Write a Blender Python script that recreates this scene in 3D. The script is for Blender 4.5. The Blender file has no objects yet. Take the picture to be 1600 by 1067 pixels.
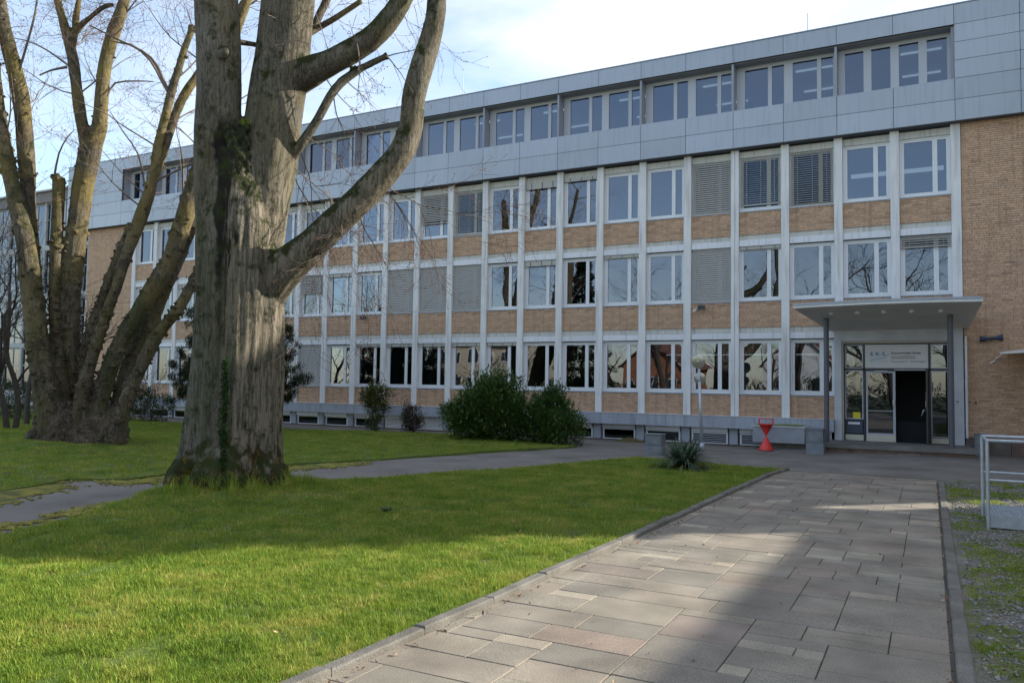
import bpy, bmesh, math, random
import numpy as np
from mathutils import Vector, Matrix, noise
from mathutils.geometry import delaunay_2d_cdt
random.seed(7); RNG = np.random.default_rng(7)
scene = bpy.context.scene
COL = scene.collection

# ------------------------------------------------------------------ camera
W_, H_, F_ = 1600.0, 1067.0, 1230.0
EYE = 1.9
M = np.array([[0.8836967, 0.01198297, 0.46790656],
              [0.46779647, -0.05615059, -0.88205078],
              [0.01570364, 0.9983504, -0.05522568]])
M[:, 0] /= np.linalg.norm(M[:, 0]); M[:, 1] -= M[:, 0] * M[:, 0].dot(M[:, 1]); M[:, 1] /= np.linalg.norm(M[:, 1])
M[:, 2] = np.cross(M[:, 0], M[:, 1])
cam_d = bpy.data.cameras.new('camera'); cam = bpy.data.objects.new('camera', cam_d); COL.objects.link(cam)
cam_d.sensor_width = 36; cam_d.lens = F_ / W_ * 36; cam_d.clip_end = 2000; cam_d.clip_start = 0.05
mw = Matrix.Identity(4)
for i in range(3):
    for j in range(3): mw[i][j] = M[i, j]
mw[2][3] = EYE
cam.matrix_world = mw
scene.camera = cam
def ray(px, py): return M @ np.array([px - 800.0, 533.5 - py, -F_])
def gnd(px, py, z=0.0):
    d = ray(px, py); t = (z - EYE) / d[2]; return Vector((t * d[0], t * d[1], z))
def at(px, py, depth):
    d = ray(px, py) / F_; return Vector((depth * d[0], depth * d[1], EYE + depth * d[2]))
def on_y(px, py, y):
    d = ray(px, py); t = y / d[1]; return Vector((t * d[0], y, EYE + t * d[2]))

# ------------------------------------------------------------------ sky and sun
SUN_AZ = math.atan2(.72, .69)          # clockwise from +Y
SUN_EL = math.radians(24)
w = bpy.data.worlds.new('World'); scene.world = w; w.use_nodes = True
nt = w.node_tree; nt.nodes.clear()
def N(nt, t, **k):
    n = nt.nodes.new(t)
    for a, b in k.items(): setattr(n, a, b)
    return n
out = N(nt, 'ShaderNodeOutputWorld'); bg = N(nt, 'ShaderNodeBackground'); bg.inputs[1].default_value = 0.12
sky = N(nt, 'ShaderNodeTexSky', sky_type='NISHITA'); sky.sun_disc = False
sky.sun_elevation = SUN_EL; sky.sun_rotation = SUN_AZ; sky.air_density = 1.0; sky.dust_density = 0.6; sky.ozone_density = 1.0
tc = N(nt, 'ShaderNodeTexCoord'); mp = N(nt, 'ShaderNodeMapping'); mp.inputs['Scale'].default_value = (1.0, 1.3, 3.4)
mp.inputs['Rotation'].default_value = (0.1, 0.25, 0.4)
nz = N(nt, 'ShaderNodeTexNoise'); nz.inputs['Scale'].default_value = 1.7; nz.inputs['Detail'].default_value = 8; nz.inputs['Roughness'].default_value = .55
nz.inputs['Distortion'].default_value = .3
cr = N(nt, 'ShaderNodeValToRGB'); cr.color_ramp.elements[0].position = .40; cr.color_ramp.elements[1].position = .62
cr.color_ramp.elements[0].color = (.12, .12, .12, 1); cr.color_ramp.elements[1].color = (.95, .95, .95, 1)
mx = N(nt, 'ShaderNodeMixRGB')
CLOUD = (4.0, 4.0, 4.15, 1)
mx.inputs[2].default_value = CLOUD
L = nt.links.new
L(tc.outputs['Generated'], mp.inputs[0]); L(mp.outputs[0], nz.inputs[0]); L(nz.outputs[0], cr.inputs[0])
sdn = N(nt, 'ShaderNodeVectorMath', operation='DOT_PRODUCT'); sdn.inputs[1].default_value = (math.sin(SUN_AZ), math.cos(SUN_AZ), .25)   # thin cloud veil is densest on the sun's side
vm_ = N(nt, 'ShaderNodeMapRange'); vm_.interpolation_type = 'SMOOTHSTEP'; vm_.inputs[1].default_value = -.75; vm_.inputs[2].default_value = .75; vm_.inputs[3].default_value = .35; vm_.inputs[4].default_value = 1.0
mu_ = N(nt, 'ShaderNodeMath', operation='MULTIPLY')
L(tc.outputs['Generated'], sdn.inputs[0]); L(sdn.outputs['Value'], vm_.inputs[0]); L(vm_.outputs[0], mu_.inputs[0]); L(cr.outputs[0], mu_.inputs[1])
L(mu_.outputs[0], mx.inputs[0]); L(sky.outputs[0], mx.inputs[1]); L(mx.outputs[0], bg.inputs[0]); L(bg.outputs[0], out.inputs[0])
sd = bpy.data.lights.new('sun', 'SUN'); sun = bpy.data.objects.new('sun', sd); COL.objects.link(sun)
sd.energy = 3.6; sd.angle = math.radians(.6); sd.color = (1, .93, .82)
sdir = Vector((math.sin(SUN_AZ) * math.cos(SUN_EL), math.cos(SUN_AZ) * math.cos(SUN_EL), math.sin(SUN_EL)))
sun.rotation_euler = sdir.to_track_quat('Z', 'Y').to_euler()
sun.location = (20, 20, 40)
vs = scene.view_settings
vs.view_transform = 'Standard'; vs.look = 'None'; vs.gamma = 1; vs.use_curve_mapping = False; vs.exposure = 1.46
scene.render.engine = 'CYCLES'
scene.cycles.max_bounces = 6; scene.cycles.transparent_max_bounces = 12

# ------------------------------------------------------------------ materials
MATS = {}
def mat(name, col, rough=.6, metal=0.0, spec=.5, noise_s=0, noise_a=.2, bump=0, bump_s=40, attr=None, rnd=0, detail=4, streak=0):
    if name in MATS: return MATS[name]
    m = bpy.data.materials.new(name); m.use_nodes = True; n = m.node_tree; b = n.nodes['Principled BSDF']
    b.inputs['Roughness'].default_value = rough; b.inputs['Metallic'].default_value = metal
    b.inputs['Specular IOR Level'].default_value = spec
    c = (*col, 1); b.inputs['Base Color'].default_value = c
    tcn = N(n, 'ShaderNodeTexCoord'); geo = N(n, 'ShaderNodeNewGeometry')
    cur = None
    if attr:
        a = N(n, 'ShaderNodeVertexColor', layer_name=attr); cur = a.outputs[0]
    if noise_s:
        t = N(n, 'ShaderNodeTexNoise'); t.inputs['Scale'].default_value = noise_s; t.inputs['Detail'].default_value = detail
        n.links.new(geo.outputs['Position'], t.inputs[0])
        h = N(n, 'ShaderNodeMapRange'); h.inputs[1].default_value = .3; h.inputs[2].default_value = .7
        h.inputs[3].default_value = 1 - noise_a; h.inputs[4].default_value = 1 + noise_a
        n.links.new(t.outputs[0], h.inputs[0])
        mul = N(n, 'ShaderNodeVectorMath', operation='SCALE')
        if cur: n.links.new(cur, mul.inputs[0])
        else: mul.inputs[0].default_value = col
        n.links.new(h.outputs[0], mul.inputs['Scale']); cur = mul.outputs[0]
    if streak:
        smp = N(n, 'ShaderNodeMapping'); smp.inputs['Scale'].default_value = (5, 5, .3); t = N(n, 'ShaderNodeTexNoise'); t.inputs['Scale'].default_value = 2.2; t.inputs['Detail'].default_value = 6
        n.links.new(geo.outputs['Position'], smp.inputs[0]); n.links.new(smp.outputs[0], t.inputs[0]); h = N(n, 'ShaderNodeMapRange'); h.inputs[1].default_value = .5; h.inputs[2].default_value = .72
        h.inputs[3].default_value = 0; h.inputs[4].default_value = streak; n.links.new(t.outputs[0], h.inputs[0]); mxs = N(n, 'ShaderNodeMixRGB'); n.links.new(h.outputs[0], mxs.inputs[0])
        if cur: n.links.new(cur, mxs.inputs[1])
        else: mxs.inputs[1].default_value = c
        mxs.inputs[2].default_value = (col[0] * .42, col[1] * .40, col[2] * .36, 1); cur = mxs.outputs[0]
    if rnd:
        oi = N(n, 'ShaderNodeObjectInfo'); h = N(n, 'ShaderNodeMapRange'); h.inputs[3].default_value = 1 - rnd; h.inputs[4].default_value = 1 + rnd
        n.links.new(oi.outputs['Random'], h.inputs[0]); mul = N(n, 'ShaderNodeVectorMath', operation='SCALE')
        if cur: n.links.new(cur, mul.inputs[0])
        else: mul.inputs[0].default_value = col
        n.links.new(h.outputs[0], mul.inputs['Scale']); cur = mul.outputs[0]
    if cur: n.links.new(cur, b.inputs['Base Color'])
    if bump:
        t = N(n, 'ShaderNodeTexNoise'); t.inputs['Scale'].default_value = bump_s; t.inputs['Detail'].default_value = 5
        n.links.new(geo.outputs['Position'], t.inputs[0])
        bp = N(n, 'ShaderNodeBump'); bp.inputs['Strength'].default_value = bump; bp.inputs['Distance'].default_value = .02
        n.links.new(t.outputs[0], bp.inputs['Height']); n.links.new(bp.outputs[0], b.inputs['Normal'])
    MATS[name] = m; return m

m_white = mat('white_render', (.70, .70, .69), .75, noise_s=1.3, noise_a=.07, bump=.1, bump_s=90, streak=.5)
m_concrete = mat('painted_concrete', (.50, .51, .53), .8, noise_s=2.2, noise_a=.09, bump=.15, bump_s=60)
m_lintel = mat('lintel_paint', (.55, .54, .49), .75, noise_s=1.7, noise_a=.06, streak=.55)
m_frame = mat('window_frame_white', (.70, .71, .72), .4)
m_box = mat('blind_box_white', (.68, .69, .72), .45, rnd=.06, streak=.35)
m_clad = mat('aluminium_cladding', (.34, .37, .42), .42, metal=.25, rnd=.07, noise_s=.35, noise_a=.05, streak=.2)
m_joint = mat('cladding_backing', (.05, .055, .06), .8)
m_soffit = mat('dark_soffit', (.10, .11, .13), .7)
m_tframe = mat('grey_window_frame', (.42, .44, .48), .5)
m_fin = mat('grey_fin', (.27, .29, .33), .5)
m_slat = mat('blind_slat', (.46, .45, .42), .5)
m_rail = mat('blind_rail', (.42, .41, .37), .5)
m_plinth = mat('grey_plinth', (.36, .39, .44), .75, noise_s=1.1, noise_a=.12, bump=.2, bump_s=50, streak=.5)
m_mortar = mat('mortar', (.16, .115, .075), .95)
m_brick = mat('tan_brick', (.42, .28, .17), .85, attr='Col', noise_s=45, noise_a=.14, streak=.35)
m_dark = mat('dark_void', (.012, .012, .014), .9)
m_room = mat('room_wall', (.16, .19, .18), .9)
m_steel = mat('galvanised_steel', (.42, .46, .50), .42, metal=.55, noise_s=12, noise_a=.12)
m_black = mat('black_metal', (.03, .032, .035), .45)
m_col = mat('column_paint', (.085, .09, .105), .45)
m_wood = mat('cut_wood', (.20, .12, .07), .9, noise_s=30, noise_a=.3)

def glass_mat(name, tint, refl, rough=.01, trans=.75):
    m = bpy.data.materials.new(name); m.use_nodes = True; n = m.node_tree; n.nodes.clear()
    o = N(n, 'ShaderNodeOutputMaterial'); mix = N(n, 'ShaderNodeMixShader'); gl = N(n, 'ShaderNodeBsdfGlossy'); tr = N(n, 'ShaderNodeBsdfTransparent')
    gl.inputs['Roughness'].default_value = rough; gl.inputs['Color'].default_value = (.74, .79, .92, 1)
    tr.inputs[0].default_value = (*tint, 1)
    fr = N(n, 'ShaderNodeFresnel'); fr.inputs[0].default_value = 1.5
    mr = N(n, 'ShaderNodeMapRange'); mr.inputs[3].default_value = refl; mr.inputs[4].default_value = 1
    geo = N(n, 'ShaderNodeNewGeometry'); t = N(n, 'ShaderNodeTexNoise'); t.inputs['Scale'].default_value = 1.1; t.inputs['Detail'].default_value = 1
    bp = N(n, 'ShaderNodeBump'); bp.inputs['Strength'].default_value = .06; bp.inputs['Distance'].default_value = .05
    n.links.new(geo.outputs['Position'], t.inputs[0]); n.links.new(t.outputs[0], bp.inputs['Height']); n.links.new(bp.outputs[0], gl.inputs['Normal'])
    n.links.new(fr.outputs[0], mr.inputs[0]); n.links.new(mr.outputs[0], mix.inputs[0])
    n.links.new(tr.outputs[0], mix.inputs[1]); n.links.new(gl.outputs[0], mix.inputs[2]); n.links.new(mix.outputs[0], o.inputs[0])
    return m
m_glass = glass_mat('window_glass', (.45, .5, .52), .085)
m_glass2 = glass_mat('door_glass', (.35, .37, .36), .07)

def emis(name, col, s):
    m = bpy.data.materials.new(name); m.use_nodes = True; b = m.node_tree.nodes['Principled BSDF']
    b.inputs['Base Color'].default_value = (*col, 1); b.inputs['Emission Color'].default_value = (*col, 1); b.inputs['Emission Strength'].default_value = s
    return m

# ------------------------------------------------------------------ mesh builder and object helpers
class MB:
    def __init__(s): s.v = []; s.f = []; s.c = []; s.m = []
    def add(s, vs, fs, col=None, mi=0):
        o = len(s.v); s.v += [tuple(v) for v in vs]
        for f in fs: s.f.append(tuple(i + o for i in f)); s.c.append(col); s.m.append(mi)
    def box(s, x0, x1, y0, y1, z0, z1, col=None, mi=0, skip=()):
        v = [(x0, y0, z0), (x1, y0, z0), (x1, y1, z0), (x0, y1, z0), (x0, y0, z1), (x1, y0, z1), (x1, y1, z1), (x0, y1, z1)]
        f = {'b': (0, 3, 2, 1), 't': (4, 5, 6, 7), 'f': (0, 1, 5, 4), 'r': (1, 2, 6, 5), 'k': (2, 3, 7, 6), 'l': (3, 0, 4, 7)}
        s.add(v, [f[k] for k in f if k not in skip], col, mi)
    def bev(s, x0, x1, y0, y1, z0, z1, b=.008, col=None, mi=0):      # box with chamfered top edges
        v = [(x0, y0, z0), (x1, y0, z0), (x1, y1, z0), (x0, y1, z0), (x0, y0, z1 - b), (x1, y0, z1 - b), (x1, y1, z1 - b), (x0, y1, z1 - b),
             (x0 + b, y0 + b, z1), (x1 - b, y0 + b, z1), (x1 - b, y1 - b, z1), (x0 + b, y1 - b, z1)]
        s.add(v, [(0, 3, 2, 1), (0, 1, 5, 4), (1, 2, 6, 5), (2, 3, 7, 6), (3, 0, 4, 7), (4, 5, 9, 8), (5, 6, 10, 9), (6, 7, 11, 10), (7, 4, 8, 11), (8, 9, 10, 11)], col, mi)
    def tube(s, pts, rads, n=8, caps=True, col=None, mi=0, jit=0):
        pts = [Vector(p) for p in pts]; o = len(s.v); prev = None; rings = []
        for i, p in enumerate(pts):
            d = (pts[min(i + 1, len(pts) - 1)] - pts[max(i - 1, 0)])
            if d.length < 1e-9: d = Vector((0, 0, 1))
            d.normalize()
            if prev is None: u = d.orthogonal().normalized()
            else:
                u = prev - d * prev.dot(d)
                u = u.normalized() if u.length > 1e-6 else d.orthogonal().normalized()
            prev = u; v = d.cross(u); r = rads[i] if hasattr(rads, '__len__') else rads
            ring = []
            for k in range(n):
                a = 2 * math.pi * k / n; rr = r * (1 + (random.uniform(-jit, jit) if jit else 0))
                s.v.append(tuple(p + (u * math.cos(a) + v * math.sin(a)) * rr)); ring.append(len(s.v) - 1)
            rings.append(ring)
        for a, b in zip(rings, rings[1:]):
            for k in range(n):
                s.f.append((a[k], a[(k + 1) % n], b[(k + 1) % n], b[k])); s.c.append(col); s.m.append(mi)
        if caps:
            s.f.append(tuple(reversed(rings[0]))); s.c.append(col); s.m.append(mi)
            s.f.append(tuple(rings[-1])); s.c.append(col); s.m.append(mi)
    def lathe(s, prof, c, n=24, col=None, mi=0):       # prof: (r,z)
        o = len(s.v)
        for r, z in prof:
            for k in range(n):
                a = 2 * math.pi * k / n; s.v.append((c[0] + r * math.cos(a), c[1] + r * math.sin(a), c[2] + z))
        for i in range(len(prof) - 1):
            for k in range(n):
                s.f.append((o + i * n + k, o + i * n + (k + 1) % n, o + (i + 1) * n + (k + 1) % n, o + (i + 1) * n + k)); s.c.append(col); s.m.append(mi)
    def blob(s, c, r, sub=1, sc=(1, 1, 1), col=None, mi=0):
        bm = bmesh.new(); bmesh.ops.create_icosphere(bm, subdivisions=sub, radius=1)
        bm.verts.ensure_lookup_table()
        vs = [(c[0] + v.co.x * r * sc[0], c[1] + v.co.y * r * sc[1], c[2] + v.co.z * r * sc[2]) for v in bm.verts]
        fs = [tuple(v.index for v in f.verts) for f in bm.faces]; bm.free(); s.add(vs, fs, col, mi)
    def mesh(s, name, mats, smooth=False):
        me = bpy.data.meshes.new(name); me.from_pydata(s.v, [], s.f)
        if not isinstance(mats, (list, tuple)): mats = [mats]
        for m in mats: me.materials.append(m)
        if any(s.m): me.polygons.foreach_set('material_index', s.m)
        if any(c is not None for c in s.c):
            ca = me.color_attributes.new('Col', 'FLOAT_COLOR', 'CORNER')
            arr = []
            for f, c in zip(s.f, s.c): arr += list((*(c or (1, 1, 1)), 1)) * len(f)
            ca.data.foreach_set('color', arr)
        if smooth: me.polygons.foreach_set('use_smooth', [True] * len(me.polygons))
        me.update(); return me
def np_mesh(name, V, Fc, m, smooth=False, cols=None):
    me = bpy.data.meshes.new(name); k = Fc.shape[1]
    me.vertices.add(len(V)); me.vertices.foreach_set('co', V.astype(np.float32).ravel())
    me.loops.add(Fc.size); me.loops.foreach_set('vertex_index', Fc.astype(np.int32).ravel())
    me.polygons.add(len(Fc)); me.polygons.foreach_set('loop_start', np.arange(0, Fc.size, k, dtype=np.int32))
    me.polygons.foreach_set('loop_total', np.full(len(Fc), k, dtype=np.int32))
    me.update(calc_edges=True); me.materials.append(m)
    if cols is not None:
        ca = me.color_attributes.new('Col', 'FLOAT_COLOR', 'POINT')
        ca.data.foreach_set('color', np.hstack([cols, np.ones((len(cols), 1))]).astype(np.float32).ravel())
    if smooth: me.polygons.foreach_set('use_smooth', np.ones(len(Fc), dtype=bool))
    return me
WL = {}
def link(name, me, parent=None, loc=(0, 0, 0), **props):
    """loc is the WORLD location of the object's origin."""
    o = bpy.data.objects.new(name, me); COL.objects.link(o); loc = Vector(loc); WL[o.name] = loc
    if parent: o.parent = parent; o.location = loc - WL[parent.name]
    else: o.location = loc
    for k, v in props.items(): o[k] = v
    return o
def thing(name, label, cat, loc, group=None):
    o = bpy.data.objects.new(name, None); COL.objects.link(o); o.location = loc; WL[o.name] = Vector(loc); o.empty_display_size = .3
    o['label'] = label; o['category'] = cat
    if group: o['group'] = group
    return o
def tag(o, label, cat, group=None):
    o['label'] = label; o['category'] = cat
    if group: o['group'] = group
    return o

# ------------------------------------------------------------------ ground
def bumpz(x, y):
    return 0.16 * max(0, 1 - math.hypot((x + .6) / 4.2, (y - 26.6) / 3.6)) ** .7 if math.hypot((x + .6) / 4.2, (y - 26.6) / 3.6) < 1 else 0
TREE = Vector((-10.15, 9.35, 0)); TREE2 = Vector((-20.9, 13.6, 0))
def lawnz(x, y):
    z = .055
    d = math.hypot(x - TREE.x, y - TREE.y); z += .26 * math.exp(-(d / 1.7) ** 2)
    d = math.hypot(x - TREE2.x, y - TREE2.y); z += .22 * math.exp(-(d / 2.2) ** 2)
    z += .035 * noise.noise(Vector((x * .35, y * .35, 0))) + .012 * noise.noise(Vector((x * 2, y * 2, 3)))
    return z
def in_poly(P, x, y):
    x = np.asarray(x); y = np.asarray(y); r = np.zeros(x.shape, bool); n = len(P); j = n - 1
    for i in range(n):
        xi, yi = P[i]; xj, yj = P[j]
        c = ((yi > y) != (yj > y)) & (x < (xj - xi) * (y - yi) / (yj - yi + 1e-12) + xi); r ^= c; j = i
    return r
def edge_dist(P, x, y):
    d = np.full(x.shape, 1e9); n = len(P)
    for i in range(n):
        a = np.array(P[i]); b = np.array(P[(i + 1) % n]); ab = b - a; t = ((x - a[0]) * ab[0] + (y - a[1]) * ab[1]) / (ab @ ab + 1e-12); t = np.clip(t, 0, 1)
        d = np.minimum(d, np.hypot(x - a[0] - t * ab[0], y - a[1] - t * ab[1]))
    return d
def densify(P, step=.35, wob=.0):
    R = []
    for i in range(len(P)):
        a = Vector(P[i]); b = Vector(P[(i + 1) % len(P)]); n = max(1, int((b - a).length / step)); nr = Vector((-(b - a).y, (b - a).x)).normalized()
        for k in range(n):
            p = a.lerp(b, k / n)
            if wob and k: p = p + nr * wob * noise.noise(Vector((p.x * 1.3, p.y * 1.3, 7)))
            R.append((p.x, p.y))
    return R
def sheet(name, P, zf, m, step=.4, skirt=.0, dense=.35, **props):
    n = len(P); xs = [p[0] for p in P]; ys = [p[1] for p in P]
    gx, gy = np.meshgrid(np.arange(min(xs), max(xs), step), np.arange(min(ys), max(ys), step))
    gx = gx.ravel() + RNG.uniform(-.1, .1, gx.size) * step; gy = gy.ravel() + RNG.uniform(-.1, .1, gy.size) * step
    k = in_poly(P, gx, gy) & (edge_dist(P, gx, gy) > step * .4)
    pts = [Vector(p) for p in P] + [Vector((a, b)) for a, b in zip(gx[k], gy[k])]
    v, e, f, *_ = delaunay_2d_cdt(pts, [(i, (i + 1) % n) for i in range(n)], [list(range(n))], 1, 1e-5)
    mb = MB(); mb.add([(p.x, p.y, zf(p.x, p.y)) for p in v], f)
    if skirt:
        for i in range(n):
            a, b = P[i], P[(i + 1) % n]
            mb.add([(*a, zf(*a)), (*b, zf(*b)), (*b, zf(*b) - skirt), (*a, zf(*a) - skirt)], [(0, 1, 2, 3)])
    me = mb.mesh(name, m, smooth=True)
    bm = bmesh.new(); bm.from_mesh(me); bmesh.ops.recalc_face_normals(bm, faces=bm.faces)
    if sum(f.normal.z * f.calc_area() for f in bm.faces) < 0: bmesh.ops.reverse_faces(bm, faces=bm.faces)
    bm.to_mesh(me); bm.free()
    return link(name, me, **props)

# asphalt material
def ramp_mat(name, stops, scale, rough=.9, bump=.4, bump_s=120, coord_scale=(1, 1, 1), detail=6, distortion=0, fine=0, fine_s=300):
    m = bpy.data.materials.new(name); m.use_nodes = True; n = m.node_tree; b = n.nodes['Principled BSDF']; b.inputs['Roughness'].default_value = rough
    b.inputs['Specular IOR Level'].default_value = .25
    g = N(n, 'ShaderNodeNewGeometry'); mp = N(n, 'ShaderNodeMapping'); mp.inputs['Scale'].default_value = coord_scale
    t = N(n, 'ShaderNodeTexNoise'); t.inputs['Scale'].default_value = scale; t.inputs['Detail'].default_value = detail; t.inputs['Distortion'].default_value = distortion
    n.links.new(g.outputs['Position'], mp.inputs[0]); n.links.new(mp.outputs[0], t.inputs[0])
    r = N(n, 'ShaderNodeValToRGB'); el = r.color_ramp.elements
    while len(el) < len(stops): el.new(.5)
    for e, (p, c) in zip(el, stops): e.position = p; e.color = (*c, 1)
    n.links.new(t.outputs[0], r.inputs[0]); cur = r.outputs[0]
    if fine:
        t2 = N(n, 'ShaderNodeTexNoise'); t2.inputs['Scale'].default_value = fine_s; t2.inputs['Detail'].default_value = 2
        n.links.new(g.outputs['Position'], t2.inputs[0]); h = N(n, 'ShaderNodeMapRange'); h.inputs[1].default_value = .3; h.inputs[2].default_value = .7
        h.inputs[3].default_value = 1 - fine; h.inputs[4].default_value = 1 + fine; n.links.new(t2.outputs[0], h.inputs[0])
        mu = N(n, 'ShaderNodeVectorMath', operation='SCALE'); n.links.new(cur, mu.inputs[0]); n.links.new(h.outputs[0], mu.inputs['Scale']); cur = mu.outputs[0]
    n.links.new(cur, b.inputs['Base Color'])
    t3 = N(n, 'ShaderNodeTexNoise'); t3.inputs['Scale'].default_value = bump_s; t3.inputs['Detail'].default_value = 4; n.links.new(mp.outputs[0], t3.inputs[0])
    bp = N(n, 'ShaderNodeBump'); bp.inputs['Strength'].default_value = bump; bp.inputs['Distance'].default_value = .015
    n.links.new(t3.outputs[0], bp.inputs['Height']); n.links.new(bp.outputs[0], b.inputs['Normal'])
    m['bsdf'] = 1
    return m
m_asphalt = ramp_mat('asphalt', [(.3, (.125, .115, .10)), (.45, (.165, .152, .135)), (.58, (.185, .17, .15)), (.7, (.22, .205, .18))], .9, fine=.25, fine_s=90)
m_bed = ramp_mat('joint_soil', [(.3, (.03, .025, .02)), (.7, (.07, .055, .04))], 8)
m_soil = ramp_mat('lawn_soil', [(.3, (.07, .075, .03)), (.5, (.09, .13, .025)), (.7, (.13, .16, .035))], 1.2, fine=.4, fine_s=60)
m_terrain = ramp_mat('far_ground', [(.3, (.06, .08, .03)), (.7, (.1, .1, .07))], .1)
m_gravel = ramp_mat('gravel_bed', [(.32, (.06, .08, .02)), (.45, (.11, .12, .045)), (.55, (.15, .14, .115)), (.7, (.2, .19, .17))], 1.5, fine=.5, fine_s=60, bump=.8, bump_s=50)

mb = MB(); mb.add([(-400, -400, -.06), (400, -400, -.06), (400, 500, -.06), (-400, 500, -.06)], [(0, 1, 2, 3)])
link('ground', mb.mesh('ground', m_terrain), kind='structure')
sheet('asphalt_forecourt', [(-60, -14), (40, -14), (40, 27.4), (-60, 27.4)], lambda x, y: bumpz(x, y), m_asphalt, step=1.0, kind='structure')

KL = [(-3.42, 1.0), (-3.385, 3.7), (-3.31, 6.0), (-3.19, 11.0), (-3.11, 15.0), (-3.02, 18.2), (-2.88, 19.3)]     # left kerb line
def g2(px, py): p = gnd(px, py); return (p.x, p.y)
def g3(px, py): p = gnd(px, py, .10); return (p.x, p.y)
front = [(a - .13, b) for a, b in KL] + [g3(1185, 729), g3(1105, 720), g3(1000, 711.5), g3(985, 713), g3(900, 719.5), g3(800, 727), g3(675, 736), g3(560, 747), g3(487, 757), g3(400, 766),
         g3(300, 772), g3(234, 777), g3(180, 790), g3(125, 805), g3(60, 817), g3(0, 830), (-14, 4.5), (-14, 1.0)]
back = [g2(901, 699.5), g2(860, 702), g2(800, 705.5), g2(640, 716), g2(500, 726), g2(437, 731), g2(340, 737), g2(265, 744), g2(200, 752), g2(106, 751), g2(60, 762), g2(0, 771),
        (-24, 4), (-48, 4), (-48, 26.0), (-40, 25.6), g2(300, 664.5), g2(434, 671.5), g2(560, 675), g2(709, 681), g2(800, 688)]
front = densify(front, .35, .05); back = densify(back, .4, .08)
sheet('lawn', front, lawnz, m_soil, step=.3, skirt=.12, kind='structure')
sheet('lawn', back, lawnz, m_soil, step=.5, skirt=.12, kind='structure')

# mossy edges of the footpath
m_moss = ramp_mat('yellow_moss', [(.35, (.09, .095, .03)), (.5, (.17, .165, .03)), (.7, (.26, .23, .04))], 3, fine=.35, fine_s=90, bump=.9, bump_s=60)
def moss_strip(pts, w0, w1):
    mb = MB(); V = []; n = 0
    for i in range(len(pts) - 1):
        a = Vector(pts[i]); b = Vector(pts[i + 1]); k = max(2, int((b - a).length / .12))
        for j in range(k): V.append(a.lerp(b, j / k))
    rows = []
    for i, p in enumerate(V):
        d = (V[min(i + 1, len(V) - 1)] - V[max(i - 1, 0)]).normalized(); nr = Vector((-d.y, d.x))
        ww = (w0 + (w1 - w0) * (.5 + .9 * noise.noise(Vector((p.x * 1.1, p.y * 1.1, 2))))) * min(1, i / 4, (len(V) - 1 - i) / 4)
        row = []
        for t in (-1, -.5, 0, .5, 1):
            q = p + nr * ww * t; row.append((q.x, q.y, .006 + .045 * (1 - t * t) * min(1, ww * 6) + .008 * noise.noise(Vector((q.x * 9, q.y * 9, 0)))))
        rows.append(row)
    V2 = [v for r in rows for v in r]; Fc = [(i * 5 + j, i * 5 + j + 1, i * 5 + j + 6, i * 5 + j + 5) for i in range(len(rows) - 1) for j in range(4)]
    mb.add(V2, Fc); return mb
mm = moss_strip([g2(-60, 795), g2(0, 776), g2(60, 766), g2(106, 756)], .1, .5)
tag(link('moss', mm.mesh('moss', m_moss, True), kind='stuff'), 'yellow moss on the footpath edge in front of the many-stemmed tree', 'moss')
mm = moss_strip([g2(150, 752), g2(200, 755), g2(265, 748), g2(340, 742), g2(437, 734), g2(560, 724)], .05, .38)
tag(link('moss', mm.mesh('moss', m_moss, True), kind='stuff'), 'yellow moss strip along the lawn edge behind the thick trunk', 'moss')
mm = moss_strip([g2(-40, 836), g2(0, 824), g2(60, 813), g2(125, 800)], .03, .12)
tag(link('moss', mm.mesh('moss', m_moss, True), kind='stuff'), 'thin yellow moss line on the near footpath edge at the left', 'moss')

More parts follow.
